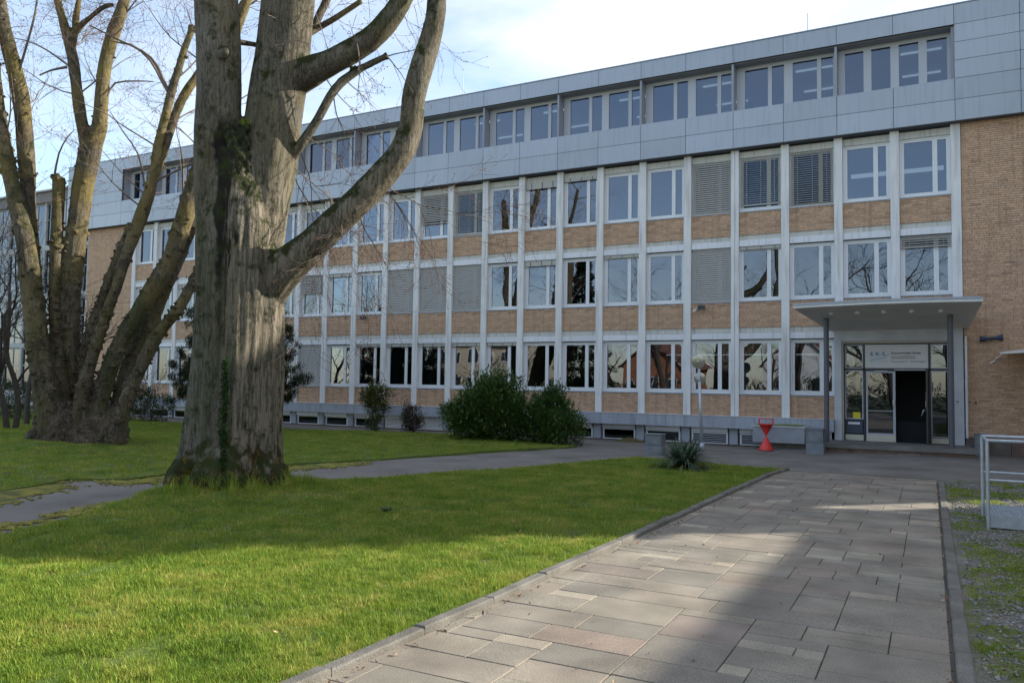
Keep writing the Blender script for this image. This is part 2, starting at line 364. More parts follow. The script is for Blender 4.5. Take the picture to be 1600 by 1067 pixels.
# ---- paved path
PX0, PX1, PY0, PY1 = -3.83, .085, 1.2, 19.3
root = link('paved_path', (lambda b: (b.add([(-3.55, PY0, .021), (PX1 + .0, PY0, .021), (PX1 + .0, PY1, .021), (-3.0, PY1, .021)], [(0, 1, 2, 3)]), b.mesh('path_bed', m_bed))[1])(MB()), kind='structure')
def slab_mat(name, col, sat):
    m = bpy.data.materials.new(name); m.use_nodes = True; n = m.node_tree; b = n.nodes['Principled BSDF']; b.inputs['Roughness'].default_value = .88; b.inputs['Specular IOR Level'].default_value = .3
    g = N(n, 'ShaderNodeNewGeometry'); oi = N(n, 'ShaderNodeObjectInfo')
    r = N(n, 'ShaderNodeValToRGB'); el = r.color_ramp.elements; r.color_ramp.interpolation = 'LINEAR'
    st = [(0, (.86, .87, .87)), (.25, (.96, .95, .94)), (.45, (1.02, 1.0, .97)), (.65, (1.06, 1.0, .96)), (.8, (1.08, 1.05, 1.0)), (1, (.94, .96, .93))]
    while len(el) < len(st): el.new(.5)
    for e, (p, c) in zip(el, st): e.position = p; e.color = (*[x * y for x, y in zip(c, col)], 1)
    n.links.new(oi.outputs['Random'], r.inputs[0])
    t = N(n, 'ShaderNodeTexNoise'); t.inputs['Scale'].default_value = 130; t.inputs['Detail'].default_value = 3; n.links.new(g.outputs['Position'], t.inputs[0])
    h = N(n, 'ShaderNodeMapRange'); h.inputs[1].default_value = .32; h.inputs[2].default_value = .68; h.inputs[3].default_value = .62; h.inputs[4].default_value = 1.38
    n.links.new(t.outputs[0], h.inputs[0])
    t2 = N(n, 'ShaderNodeTexNoise'); t2.inputs['Scale'].default_value = 1.8; t2.inputs['Detail'].default_value = 7; n.links.new(g.outputs['Position'], t2.inputs[0])
    h2 = N(n, 'ShaderNodeMapRange'); h2.inputs[1].default_value = .3; h2.inputs[2].default_value = .7; h2.inputs[3].default_value = .70; h2.inputs[4].default_value = 1.18
    n.links.new(t2.outputs[0], h2.inputs[0]); mu = N(n, 'ShaderNodeMath', operation='MULTIPLY'); n.links.new(h.outputs[0], mu.inputs[0]); n.links.new(h2.outputs[0], mu.inputs[1])
    vm = N(n, 'ShaderNodeVectorMath', operation='SCALE'); n.links.new(r.outputs[0], vm.inputs[0]); n.links.new(mu.outputs[0], vm.inputs['Scale']); n.links.new(vm.outputs[0], b.inputs['Base Color'])
    bp = N(n, 'ShaderNodeBump'); bp.inputs['Strength'].default_value = .45; bp.inputs['Distance'].default_value = .006
    n.links.new(t.outputs[0], bp.inputs['Height']); n.links.new(bp.outputs[0], b.inputs['Normal'])
    return m
m_slab = slab_mat('paving_slab', (.225, .203, .166), 1)
m_slab_r = slab_mat('paving_slab_reddish', (.235, .196, .162), 1)
m_slab_l = slab_mat('paving_slab_pale', (.31, .28, .22), 1)
cell = .197; nx = int(round((PX1 - PX0) / cell)); ny = int((PY1 - PY0) / cell)
occ = np.zeros((nx, ny), bool); sizes = [(4, 2), (5, 2), (3, 2), (4, 3), (3, 1), (4, 1), (2, 1), (6, 2), (3, 3), (2, 2), (4, 2), (3, 2), (2, 1), (3, 1)]
slabs = []
for j in range(ny):
    for i in range(nx):
        if occ[i, j]: continue
        opts = sizes[:]; random.shuffle(opts)
        for (a, b) in opts + [(2, 1), (1, 1)]:
            if i + a <= nx and j + b <= ny and not occ[i:i + a, j:j + b].any():
                if nx - (i + a) == 1 and a > 1: continue
                occ[i:i + a, j:j + b] = True; slabs.append((i, j, a, b)); break
        else:
            occ[i, j] = True; slabs.append((i, j, 1, 1))
cache = {}
for (i, j, a, b) in slabs:
    x0 = PX0 + i * cell; y0 = PY0 + j * cell; lx = a * cell; ly = b * cell
    small = a * b <= 2; r = random.random(); mm_ = m_slab_l if small and r < .5 else (m_slab_r if r > .86 else m_slab)
    key = (a, b, mm_.name)
    if key not in cache:
        q = MB(); g = .004; q.bev(-lx / 2 + g, lx / 2 - g, -ly / 2 + g, ly / 2 - g, -.05, 0, .004); cache[key] = q.mesh('slab', mm_)
    o = link('paving_slab', cache[key], root, (x0 + lx / 2, y0 + ly / 2, .032 + random.uniform(-.0022, .0022)))
    o.rotation_euler = (random.gauss(0, .003), random.gauss(0, .003), random.gauss(0, .003))
# kerbs
m_kerb = ramp_mat('kerb_concrete', [(.3, (.10, .095, .08)), (.5, (.15, .14, .12)), (.7, (.20, .19, .165))], 2.5, fine=.35, fine_s=120, bump=.6, bump_s=90)
def kerb(P, wd, h, l, name, zt):
    pts = [Vector(p) for p in P]; L_ = [0]
    for a, b in zip(pts, pts[1:]): L_.append(L_[-1] + (b - a).length)
    def ev(s):
        for i in range(len(pts) - 1):
            if s <= L_[i + 1] or i == len(pts) - 2: return pts[i].lerp(pts[i + 1], (s - L_[i]) / (L_[i + 1] - L_[i]))
    rt = None; s = 0; k = 0
    while s < L_[-1] - .05:
        ln = min(l, L_[-1] - s); a = ev(s); b = ev(s + ln); c = (a + b) / 2; d = b - a
        q = MB(); q.bev(-wd / 2, wd / 2, -d.length / 2 + .005, d.length / 2 - .005, -h, 0, .012)
        me = q.mesh('kerb_stone', m_kerb)
        if rt is None:
            rt = link(name, MB().mesh(name, m_kerb), None, (c.x, c.y, 0), kind='structure')
        o = link('kerb_stone', me, rt, (c.x, c.y, zt + random.uniform(-.006, .008)))
        o.rotation_euler = (random.gauss(0, .006), random.gauss(0, .02), math.atan2(-d.x, d.y) + random.gauss(0, .004)); s += ln; k += 1
    return rt
kerb([(a - .06, b) for a, b in KL], .11, .16, 1.0, 'lawn_kerb', .085)
kerb([(.19, 4.6), (.19, 18.9)], .11, .12, 1.0, 'gravel_kerb', .05)
kerb([(-2.5, 18.0 + 1.42), (.3, 19.0 + .42)], .06, .1, .9, 'path_end_kerb', .012)

# ---- gravel bed at the right
gravel_poly = densify([(.20, 1.0), (.20, 18.9), (1.2, 19.4), (3, 19.9), (6, 20.3), (9.3, 20.3), (9.3, 1.0)], .4, .02)
def gravz(x, y): return .03 + .02 * noise.noise(Vector((x, y, 5))) + .01 * noise.noise(Vector((x * 5, y * 5, 5)))
sheet('gravel_bed', gravel_poly, gravz, m_gravel, step=.3, skirt=.06, kind='structure')

# ------------------------------------------------------------------ scatter with geometry nodes
def scatter(name, pts, sizes, coll_objs, zrot=True, tilt=.15, label=None, cat=None, cols=None):
    me = bpy.data.meshes.new(name + '_points'); P = np.asarray(pts, np.float32)
    me.vertices.add(len(P)); me.vertices.foreach_set('co', P.ravel())
    a = me.attributes.new('sz', 'FLOAT', 'POINT'); a.data.foreach_set('value', np.asarray(sizes, np.float32))
    n = len(P); rot = np.zeros((n, 3), np.float32); rot[:, 0] = RNG.normal(0, tilt, n); rot[:, 1] = RNG.normal(0, tilt, n); rot[:, 2] = RNG.uniform(0, 6.28, n)
    a = me.attributes.new('rot', 'FLOAT_VECTOR', 'POINT'); a.data.foreach_set('vector', rot.ravel())
    a = me.attributes.new('idx', 'INT', 'POINT'); a.data.foreach_set('value', RNG.integers(0, len(coll_objs), n).astype(np.int32))
    o = link(name, me, kind='stuff')
    if label: o['label'] = label; o['category'] = cat
    g = bpy.data.node_groups.new(name + '_nodes', 'GeometryNodeTree')
    g.interface.new_socket('Geometry', in_out='INPUT', socket_type='NodeSocketGeometry'); g.interface.new_socket('Geometry', in_out='OUTPUT', socket_type='NodeSocketGeometry')
    gi = N(g, 'NodeGroupInput'); go = N(g, 'NodeGroupOutput'); ins = N(g, 'GeometryNodeInstanceOnPoints'); ins.inputs['Pick Instance'].default_value = True
    g2i = N(g, 'GeometryNodeGeometryToInstance')
    for c in reversed(coll_objs):
        oi = N(g, 'GeometryNodeObjectInfo'); oi.inputs['Object'].default_value = c; oi.inputs['As Instance'].default_value = True
        g.links.new(oi.outputs['Geometry'], g2i.inputs[0])
    def na(nm, t):
        q = N(g, 'GeometryNodeInputNamedAttribute', data_type=t); q.inputs[0].default_value = nm; return q.outputs[0]
    g.links.new(gi.outputs[0], ins.inputs['Points']); g.links.new(g2i.outputs[0], ins.inputs['Instance'])
    g.links.new(na('sz', 'FLOAT'), ins.inputs['Scale']); g.links.new(na('idx', 'INT'), ins.inputs['Instance Index'])
    e2r = N(g, 'FunctionNodeEulerToRotation'); g.links.new(na('rot', 'FLOAT_VECTOR'), e2r.inputs[0]); g.links.new(e2r.outputs[0], ins.inputs['Rotation'])
    g.links.new(ins.outputs[0], go.inputs[0])
    md = o.modifiers.new('scatter', 'NODES'); md.node_group = g
    return o
hidden = bpy.data.collections.new('sources')      # meshes only used as instance sources
def source(name, me):
    o = bpy.data.objects.new(name, me); hidden.objects.link(o); return o
def grass_mat(name, c1, c2, c3):
    m = bpy.data.materials.new(name); m.use_nodes = True; n = m.node_tree; b = n.nodes['Principled BSDF']; b.inputs['Roughness'].default_value = .55; b.inputs['Specular IOR Level'].default_value = .25
    g = N(n, 'ShaderNodeNewGeometry'); t = N(n, 'ShaderNodeTexNoise'); t.inputs['Scale'].default_value = 1.5; t.inputs['Detail'].default_value = 8; t.inputs['Roughness'].default_value = .75
    n.links.new(g.outputs['Position'], t.inputs[0]); r = N(n, 'ShaderNodeValToRGB'); el = r.color_ramp.elements; el.new(.5)
    for e, (p, c) in zip(el, [(.34, c1), (.5, c2), (.66, c3)]): e.position = p; e.color = (*c, 1)
    n.links.new(t.outputs[0], r.inputs[0])
    v = N(n, 'ShaderNodeVertexColor', layer_name='Col'); mu = N(n, 'ShaderNodeMixRGB', blend_type='MULTIPLY'); mu.inputs[0].default_value = 1
    n.links.new(r.outputs[0], mu.inputs[1]); n.links.new(v.outputs[0], mu.inputs[2]); n.links.new(mu.outputs[0], b.inputs['Base Color'])
    tr = N(n, 'ShaderNodeBsdfTranslucent'); n.links.new(mu.outputs[0], tr.inputs[0]); mixs = N(n, 'ShaderNodeMixShader'); mixs.inputs[0].default_value = .35
    o = n.nodes['Material Output']; n.links.new(b.outputs[0], mixs.inputs[1]); n.links.new(tr.outputs[0], mixs.inputs[2]); n.links.new(mixs.outputs[0], o.inputs[0])
    return m
m_grass = grass_mat('grass_blades', (.11, .205, .024), (.20, .30, .036), (.34, .36, .08))
def tuft(name, nb, h, rad, wd, m, lean=.6, dry=.08):
    V = []; Fc = []; C = []
    for i in range(nb):
        a = random.uniform(0, 6.28); r = rad * math.sqrt(random.random()); x, y = r * math.cos(a), r * math.sin(a)
        b = random.uniform(0, 6.28); hh = h * random.uniform(.5, 1.15); ln = random.uniform(.1, lean) * hh; dx, dy = math.cos(b), math.sin(b)
        px, py = -dy * wd / 2, dx * wd / 2; o = len(V)
        V += [(x - px, y - py, -.01), (x + px, y + py, -.01), (x + dx * ln * .35 + px * .8, y + dy * ln * .35 + py * .8, hh * .55), (x + dx * ln * .35 - px * .8, y + dy * ln * .35 - py * .8, hh * .55), (x + dx * ln, y + dy * ln, hh)]
        Fc += [(o, o + 1, o + 2), (o, o + 2, o + 3), (o + 3, o + 2, o + 4)]
        k = random.uniform(.72, 1.25); c = (k * 1.7, k * 1.15, k * 1.6) if random.random() < dry else (k * random.uniform(.85, 1.2), k, k * .9)
        C += [c] * 5
    return source(name, np_mesh(name, np.array(V), np.array(Fc), m, cols=np.array(C)))
tufts = [tuft('grass_tuft', 18, .042, .06, .0042, m_grass, lean=random.choice([.7, 1.1, 1.5]), dry=random.choice([.05, .12, .3])) for _ in range(9)]
tufts_far = [tuft('grass_tuft_far', 16, .048, .10, .008, m_grass, lean=1.0, dry=.14) for _ in range(5)]
tufts_long = [tuft('grass_tuft_long', 22, .24, .07, .006, m_grass, lean=.9, dry=.2) for _ in range(4)]
def lawn_points(P, dens, dmin, dmax, margin=.0):
    xs = [p[0] for p in P]; ys = [p[1] for p in P]; x0, x1, y0, y1 = max(min(xs), -46), max(xs), min(ys), max(ys)
    n = int((x1 - x0) * (y1 - y0) * dens); x = RNG.uniform(x0, x1, n); y = RNG.uniform(y0, y1, n); d = np.hypot(x, y)
    k = (d > dmin) & (d < dmax); fx, fy = .468, .882
    dep = -x * .468 + y * .882; lat = x * .884 + y * .468; k &= (dep > 2.5) & (np.abs(lat) < dep * .72 + 1.2)
    x = x[k]; y = y[k]; k = in_poly(P, x, y); x = x[k]; y = y[k]
    if margin: k = edge_dist(P, x, y) > margin; x = x[k]; y = y[k]
    # sparse worn patches
    keep = np.array([noise.noise(Vector((a * 1.6, b * 1.6, 4))) + .5 * noise.noise(Vector((a * 6, b * 6, 4))) > -.40 or random.random() < .3 for a, b in zip(x, y)], bool)
    x = x[keep]; y = y[keep]
    k = (np.hypot(x - TREE.x, y - TREE.y) > .82) & (np.hypot(x - TREE2.x, y - TREE2.y) > 1.0); x = x[k]; y = y[k]
    z = np.array([lawnz(a, b) for a, b in zip(x, y)]); return np.stack([x, y, z], 1)
p = lawn_points(front, 950, 0, 9.5)
hn = np.array([1 + .55 * noise.noise(Vector((a * 2.6, b * 2.6, 2))) + .3 * noise.noise(Vector((a * 9, b * 9, 2))) for a, b, c in p])
scatter('grass', p, RNG.uniform(.5, 1.25, len(p)) * hn , tufts, label='short bright green grass of the near lawn beside the paved path', cat='grass')
p = lawn_points(front, 320, 9.5, 60)
scatter('grass', p, RNG.uniform(.5, 1.05, len(p)), tufts_far, label='shaded green grass of the near lawn around the thick trunk', cat='grass')
p = lawn_points(back, 110, 0, 60)
scatter('grass', p, RNG.uniform(.6, 1.15, len(p)), tufts_far, label='shaded green grass of the rear lawn between footpath and school', cat='grass')
pp = []
for _ in range(260):
    a = random.uniform(0, 6.28); r = random.uniform(.8, 1.35); x = TREE.x + r * math.cos(a); y = TREE.y + r * math.sin(a)
    if in_poly(front, np.array([x]), np.array([y]))[0] and (noise.noise(Vector((x * 2, y * 2, 1))) > -.15): pp.append((x, y, lawnz(x, y)))
scatter('long_grass', pp, RNG.uniform(.5, 1.2, len(pp)), tufts_long, label='long uncut grass growing around the foot of the thick trunk', cat='grass')
pp = []
while len(pp) < 1500:
    x, y = random.uniform(-16, -3.4), random.uniform(2.5, 19)
    if in_poly(front, np.array([x]), np.array([y]))[0] and noise.noise(Vector((x * .9, y * .9, 8))) > random.uniform(-.2, .35): pp.append((x, y, lawnz(x, y)))
scatter('rough_grass', pp, RNG.uniform(.22, .48, len(pp)), tufts_long, label='scattered taller rough tufts standing out of the near lawn', cat='grass')
# slate chips on the gravel bed
def chip_mat():
    m = bpy.data.materials.new('slate_chip'); m.use_nodes = True; n = m.node_tree; b = n.nodes['Principled BSDF']; b.inputs['Roughness'].default_value = .7
    oi = N(n, 'ShaderNodeObjectInfo'); r = N(n, 'ShaderNodeValToRGB'); el = r.color_ramp.elements
    st = [(0, (.11, .115, .11)), (.3, (.18, .18, .175)), (.55, (.24, .235, .22)), (.7, (.20, .155, .11)), (.9, (.30, .28, .24)), (1, (.12, .09, .06))]
    while len(el) < len(st): el.new(.5)
    for e, (p_, c) in zip(el, st): e.position = p_; e.color = (*c, 1)
    n.links.new(oi.outputs['Random'], r.inputs[0]); n.links.new(r.outputs[0], b.inputs['Base Color']); return m
m_chip = chip_mat(); chips = []
for k in range(6):
    q = MB(); nn = random.randint(5, 7); an = sorted(random.uniform(0, 6.28) for _ in range(nn)); rr = [random.uniform(.6, 1.1) for _ in an]
    V = [(math.cos(a) * r, math.sin(a) * r * .7, -.15) for a, r in zip(an, rr)] + [(math.cos(a) * r * .9, math.sin(a) * r * .63, .2 + random.uniform(0, .12)) for a, r in zip(an, rr)]
    q.add(V, [tuple(range(nn, 2 * nn))] + [(i, (i + 1) % nn, nn + (i + 1) % nn, nn + i) for i in range(nn)]); chips.append(source('slate_chip', q.mesh('slate_chip', m_chip)))
n_ = 60000; x = RNG.uniform(.3, 8, n_); y = RNG.uniform(2.5, 20, n_); k = in_poly(gravel_poly, x, y) & (x < y * .16 + 2.2); x = x[k]; y = y[k]
k = np.array([noise.noise(Vector((a * 1.1, b * 1.1, 9))) + .5 * noise.noise(Vector((a * 4, b * 4, 9))) > -.12 or random.random() < .18 for a, b in zip(x, y)], bool)
gp = np.stack([x[k], y[k], [gravz(a, b) + .004 for a, b in zip(x[k], y[k])]], 1)
scatter('slate_gravel', gp, RNG.uniform(.008, .032, len(gp)), chips, tilt=.35, label='grey slate chippings in the bed right of the paved path', cat='gravel')
n_ = 45000; x = RNG.uniform(.3, 8, n_); y = RNG.uniform(2.5, 20, n_); k = in_poly(gravel_poly, x, y) & (x < y * .16 + 2.2); x = x[k]; y = y[k]
k = np.array([noise.noise(Vector((a * 1.1, b * 1.1, 9))) < .12 and noise.noise(Vector((a * 3, b * 3, 1))) < .15 for a, b in zip(x, y)], bool)
gp = np.stack([x[k], y[k], [gravz(a, b) for a, b in zip(x[k], y[k])]], 1)
scatter('weedy_grass', gp, RNG.uniform(.3, .85, len(gp)), tufts_far, label='low weedy grass and moss growing through the slate bed', cat='grass')
m_mossc = mat('moss_cushion', (.20, .18, .035), .95, noise_s=5, noise_a=.45); mcl = []
for k in range(3):
    q = MB(); q.blob((0, 0, .1), 1, 1, (1, random.uniform(.7, 1), .5)); mcl.append(source('moss_cushion', q.mesh('moss_cushion', m_mossc, True)))
mpp = []
for pts, wd in (([g2(-60, 795), g2(0, 774), g2(60, 765), g2(106, 755)], .28), ([g2(150, 752), g2(200, 755), g2(265, 748), g2(340, 742), g2(437, 734), g2(560, 724)], .24), ([g2(-40, 836), g2(0, 824), g2(60, 813), g2(125, 800), g2(180, 786)], .12)):
    for a_, b_ in zip(pts, pts[1:]):
        a_ = Vector(a_); b_ = Vector(b_)
        for _ in range(int((b_ - a_).length * 260)):
            c_ = a_.lerp(b_, random.random()); x = c_.x + random.gauss(0, wd); y = c_.y + random.gauss(0, wd)
            if noise.noise(Vector((x * 1.5, y * 1.5, 6))) > -.25: mpp.append((x, y, .012))
scatter('moss_cushions', mpp, RNG.uniform(.012, .045, len(mpp)), mcl, label='cushions of yellow green moss creeping over both footpath edges', cat='moss')
# fallen leaves
m_dead = mat('dead_leaf', (.16, .075, .03), .8, rnd=.5)
m_deadp = mat('dead_leaf_pale', (.33, .24, .13), .8, rnd=.4)
lf = []
for m_ in (m_dead, m_deadp, m_dead):
    q = MB(); q.add([(0, -1, .05), (.5, -.2, .22), (.3, .7, .1), (0, 1.1, .3), (-.35, .6, .15), (-.5, -.25, .25), (0, 0, 0)], [(0, 1, 6), (1, 2, 6), (2, 3, 6), (3, 4, 6), (4, 5, 6), (5, 0, 6)]); lf.append(source('leaf', q.mesh('leaf', m_)))
lp = []
for _ in range(300): lp.append((random.gauss(.11, .03), random.uniform(4, 18.8), .02 + random.uniform(0, .02)))
for _ in range(160): yy = random.uniform(3.5, 14); lp.append((-3.31 + (yy - 3.7) * .029 + random.gauss(.0, .02), yy, .04))
for _ in range(60): lp.append((random.uniform(-3.3, 0), random.uniform(4, 19), .04))
for _ in range(520):
    x, y = random.uniform(-13, -3.6), random.uniform(3.5, 14)
    if in_poly(front, np.array([x]), np.array([y]))[0]: lp.append((x, y, lawnz(x, y) + .03))
for _ in range(120): lp.append((random.uniform(.4, 4), random.uniform(4, 18), .06))
scatter('fallen_leaves', lp, RNG.uniform(.008, .02, len(lp)), lf, tilt=.5, label='small brown fallen leaves lying along the kerbs and joints', cat='leaves')


# ================================================================== school building
YF = 26.94
XR = 12.3                      # right end of the school
PIL = [.78] + [-.88 - 1.6307 * k for k in range(23)]      # pilaster centres
XL = -40.7
B = thing('school_building', 'long four-storey tan brick school with white pilasters and a grey clad top floor', 'school building', (-18, YF + .3, 0))
def part(name, mb, m, loc=(0, 0, 0), parent=None, me=None, **kw):
    return link(name, me or mb.mesh(name, m), parent or B, loc, **kw)
def pbox(name, m, x0, x1, y0, y1, z0, z1, parent=None, bev=False, **kw):
    c = ((x0 + x1) / 2, y0, z0); q = MB(); f = q.bev if bev else q.box
    f(x0 - c[0], x1 - c[0], 0, y1 - y0, 0, z1 - z0); return part(name, q, m, c, parent, **kw)
YB = YF + 12.5
# solid body, roof, rooms
q = MB(); q.box(XL, XR, YF + .42, YF + .5, -.1, .97, skip=())       # basement wall core behind the plinth
part('basement_wall', q, m_dark)
q = MB()
q.box(XL, XR, YB, YB + .3, -.1, 13.3); q.box(XL, XL + .3, YF + .25, YB, -.1, 10.2)
q.box(XR - .3, XR, YF + .25, YB, -.1, 13.3)
part('rear_wall', q, m_mortar)
q = MB(); q.box(XL - 1.5, XR, YF - .2, YB + .3, 13.3, 13.5); part('roof_slab', q, m_joint)
q = MB()
for z in (.55, 3.72, 6.84, 9.98, 13.1): q.box(XL + .35, XR - .35, YF + .55, YB - .05, z, z + .2)
part('floor_slab', q, m_room)
q = MB()
for z0, z1 in ((.76, 3.7), (3.94, 6.82), (7.06, 9.96), (10.2, 13.08)):
    q.box(XL + .35, XR - .35, YF + 6.0, YF + 6.12, z0, z1)
    for k in range(0, 23, 3): q.box(PIL[k] - .06, PIL[k] + .06, YF + .5, YF + 5.98, z0, z1)
part('room_partition', q, m_room)
# brick infill panels (one shared mesh per height)
def brickwork(wd, z0, z1, seed, off=0.0):
    rr = random.Random(seed); q = MB(); H = .0655; L_ = .25; r = 0; z = 0
    while z < (z1 - z0) - .02:
        x = -wd / 2 - (0 if r % 2 else .125) - (.06 if r % 4 > 1 else 0)
        while x < wd / 2:
            a = max(x, -wd / 2) + .004; b = min(x + L_, wd / 2) - .004
            if b - a > .02:
                k = rr.uniform(.88, 1.12); t = rr.uniform(-.03, .03)
                if rr.random() < .04: k *= .78
                c = (.55 * k + t * .4, .36 * k, .235 * k - t * .3); y = rr.uniform(-.002, .002)
                q.box(a, b, y, .02, z + .005, min(z + H - .006, z1 - z0), col=c, skip=('k',))
            x += L_
        z += H; r += 1
    return q.mesh('bricks', m_brick)
BW = 1.6307 - .24
LEV = [(.97, 1.69), (3.95, 4.81), (7.07, 7.85)]
bm_ = [brickwork(BW + .02, a, b, 11 + i) for i, (a, b) in enumerate(LEV)]
back_me = []
for a, b in LEV:
    q = MB(); q.box(-BW / 2 - .01, BW / 2 + .01, .014, .3, 0, b - a); back_me.append(q.mesh('brick_panel', m_mortar))
def shared_box(name, m, x0, x1, y0, y1, z0, z1, bev=False):
    q = MB(); (q.bev if bev else q.box)(x0, x1, y0, y1, z0, z1); return q.mesh(name, m)
HW = BW / 2
# window parts (relative to bay centre, sill z; y measured from facade front plane)
def win_frame(h, m):           # outer frame with asymmetrical mullion: large left sash, narrow right sash
    q = MB(); F0, F1 = .10, .17
    q.box(-HW + .01, -HW + .07, F0, F1, 0, h); q.box(HW - .06, HW - .01, F0, F1, 0, h)
    q.box(-HW + .07, HW - .06, F0, F1, h - .05, h); q.box(-HW + .07, HW - .06, F0, F1, 0, .07)
    return q.mesh('frame', m)
PA = (-HW + .14, HW * .30); PB = (HW * .30 + .13, HW - .12)
def sash(x0, x1, h, m, z0=.13, z1=.11):
    q = MB(); a, b = x0 - .068, x1 + .06; y0, y1 = .115, .18
    q.box(a, x0, y0, y1, z0 - .055, h - z1 + .055); q.box(x1, b, y0, y1, z0 - .055, h - z1 + .055)
    q.box(x0, x1, y0, y1, z0 - .055, z0); q.box(x0, x1, y0, y1, h - z1, h - z1 + .055)
    return q.mesh('sash', m)
HT = {0: 1.80, 1: 1.82, 2: 1.84}; SZ = {0: 1.73, 1: 4.84, 2: 7.88}
frames = {l: win_frame(HT[l], m_frame) for l in HT}
sashA = {l: sash(*PA, HT[l], m_frame) for l in HT}; sashB = {l: sash(*PB, HT[l], m_frame) for l in HT}
paneA = {l: shared_box('pane', m_glass, PA[0] - .01, PA[1] + .01, .145, .151, .12, HT[l] - .1) for l in HT}
paneB = {l: shared_box('pane', m_glass, PB[0] - .01, PB[1] + .01, .145, .151, .12, HT[l] - .1) for l in HT}
def slats(h, ang, n=None):
    q = MB(); pitch = .072; c, s = math.cos(ang), math.sin(ang); n = int(h / pitch)
    for i in range(n):
        z = -(i + .5) * pitch; w2 = .040
        y0, z0 = .055 - c * w2, z - s * w2; y1, z1 = .055 + c * w2, z + s * w2; ym, zm = .055, z + .006
        x0, x1 = -HW + .045, HW - .045
        q.add([(x0, y0, z0), (x1, y0, z0), (x1, ym, zm), (x0, ym, zm), (x1, y1, z1), (x0, y1, z1), (x0, y0, z0 - .0015), (x1, y0, z0 - .0015), (x1, y1, z1 - .0015), (x0, y1, z1 - .0015)],
              [(0, 1, 2, 3), (3, 2, 4, 5), (7, 6, 9, 8)])
    for xx in (-HW * .62, 0.03, HW * .68): q.box(xx - .004, xx + .004, .008, .012, -n * pitch, 0)
    return q.mesh('slats', m_slat)
def head_blind(h):                  # stacked slats under the box
    q = MB(); q.box(-HW + .03, HW - .03, .02, .09, -h, -.0); 
    for xx in (-HW * .62, 0.03, HW * .68): q.box(xx - .012, xx + .012, .012, .02, -h + .01, -.02, mi=1)
    return q.mesh('blind', [m_rail, m_black])
slat_cache = {}
def get_slats(h, ang):
    k = (round(h, 2), ang)
    if k not in slat_cache: slat_cache[k] = slats(h, ang)
    return slat_cache[k]
sill_me = shared_box('sill', m_plinth, -HW - .0, HW + .0, -.035, .1, -.035, -.003)
box_me = shared_box('blind_box', m_box, -HW + .015, HW - .015, -.02, .12, 0, .205, bev=True)
box2_me = shared_box('blind_box', m_lintel, -HW + .004, HW - .004, .045, .2, 0, .22)
rail_me = shared_box('blind_rail', m_rail, -HW + .04, HW - .04, .03, .08, -.03, 0)
# (type, fraction): full closed blind 'f', see-through blind 's', head 'h'
BL = {(2, 2): ('s', 1, .35), (2, 3): ('s', .9, .15), (2, 4): ('f', 1, .85), (2, 7): ('h', .06, 0), (2, 8): ('h', .13, 0), (2, 10): ('s', .97, .2), (2, 11): ('f', .66, .8),
      (1, 0): ('f', .2, .55), (1, 3): ('h', .04, 0), (1, 4): ('f', 1, .95), (1, 6): ('h', .04, 0), (1, 8): ('h', .1, 0), (1, 10): ('f', 1, .95), (1, 11): ('f', 1, .95), (1, 12): ('f', 1, .95),
      (1, 14): ('h', .06, 0), (1, 15): ('f', .45, .8), (1, 18): ('f', .5, .8), (1, 20): ('h', .08, 0), (1, 19): ('f', 1, .9),
      (0, 9): ('h', .05, 0), (0, 10): ('h', .05, 0), (0, 11): ('h', .05, 0), (0, 12): ('h', .05, 0), (0, 13): ('h', .04, 0), (0, 15): ('f', 1, .95), (0, 18): ('f', 1, .9)}
m_curt = mat('teal_curtain', (.10, .21, .20), .9, noise_s=3, noise_a=.2)
def curtain():
    q = MB(); n = 14; V = []
    for i in range(n + 1):
        x = i * .035; y = .035 * math.sin(i * 1.9); V += [(x, y, 0), (x, y, 1.7)]
    q.add(V, [(2 * i, 2 * i + 2, 2 * i + 3, 2 * i + 1) for i in range(n)]); return q.mesh('curtain', m_curt, True)
curt = curtain()
for k in range(23):                     # bay k lies between PIL[k] and PIL[k+1]
    cx = (PIL[k] + PIL[k + 1]) / 2; sc = (abs(PIL[k] - PIL[k + 1]) - .24) / BW
    def P_(name, me, z, par=None, y=YF, dx=0, **kw):
        o = link(name, me, par or B, (cx + dx * sc, y, z), **kw)
        if par is None and abs(sc - 1) > .001: o.scale = (sc, 1, 1)
        return o
    for l in (0, 1, 2):
        ent = (l == 0 and k <= 1)
        if ent: continue
        bp_ = P_('brick_panel', back_me[l], LEV[l][0]); P_('bricks', bm_[l], LEV[l][0], bp_, kind='stuff')
        wd = P_('window', frames[l], SZ[l])
        P_('sash', sashA[l], SZ[l], wd); P_('sash', sashB[l], SZ[l], wd); P_('pane', paneA[l], SZ[l], wd); P_('pane', paneB[l], SZ[l], wd); P_('sill', sill_me, SZ[l], wd)
        top = SZ[l] + HT[l]
        if l < 2: P_('blind_box', box_me, top + .03)
        else: P_('blind_box', box2_me, top + .0)
        if (l, k) in BL:
            ty, fr, an = BL[(l, k)]
            if ty == 'h': P_('blind', head_blind(fr * HT[l] + .03), top + .02)
            else:
                h = fr * HT[l]; r_ = P_('blind', rail_me, top + .03 - h + (.0 if fr < 1 else .0)); P_('slats', get_slats(h, an), top + .03, r_, kind='stuff')
    if k > 1: pbox('floor_band', m_lintel, PIL[k + 1] + .12, PIL[k] - .12, YF + .03, YF + .3, 3.775, 3.945)
    pbox('floor_band', m_lintel, PIL[k + 1] + .12, PIL[k] - .12, YF + .03, YF + .3, 6.9, 7.065)
    if k in (13, 14, 12, 11): link('curtain', curt, B, (PIL[k + 1] + .2, YF + .34, 1.85))
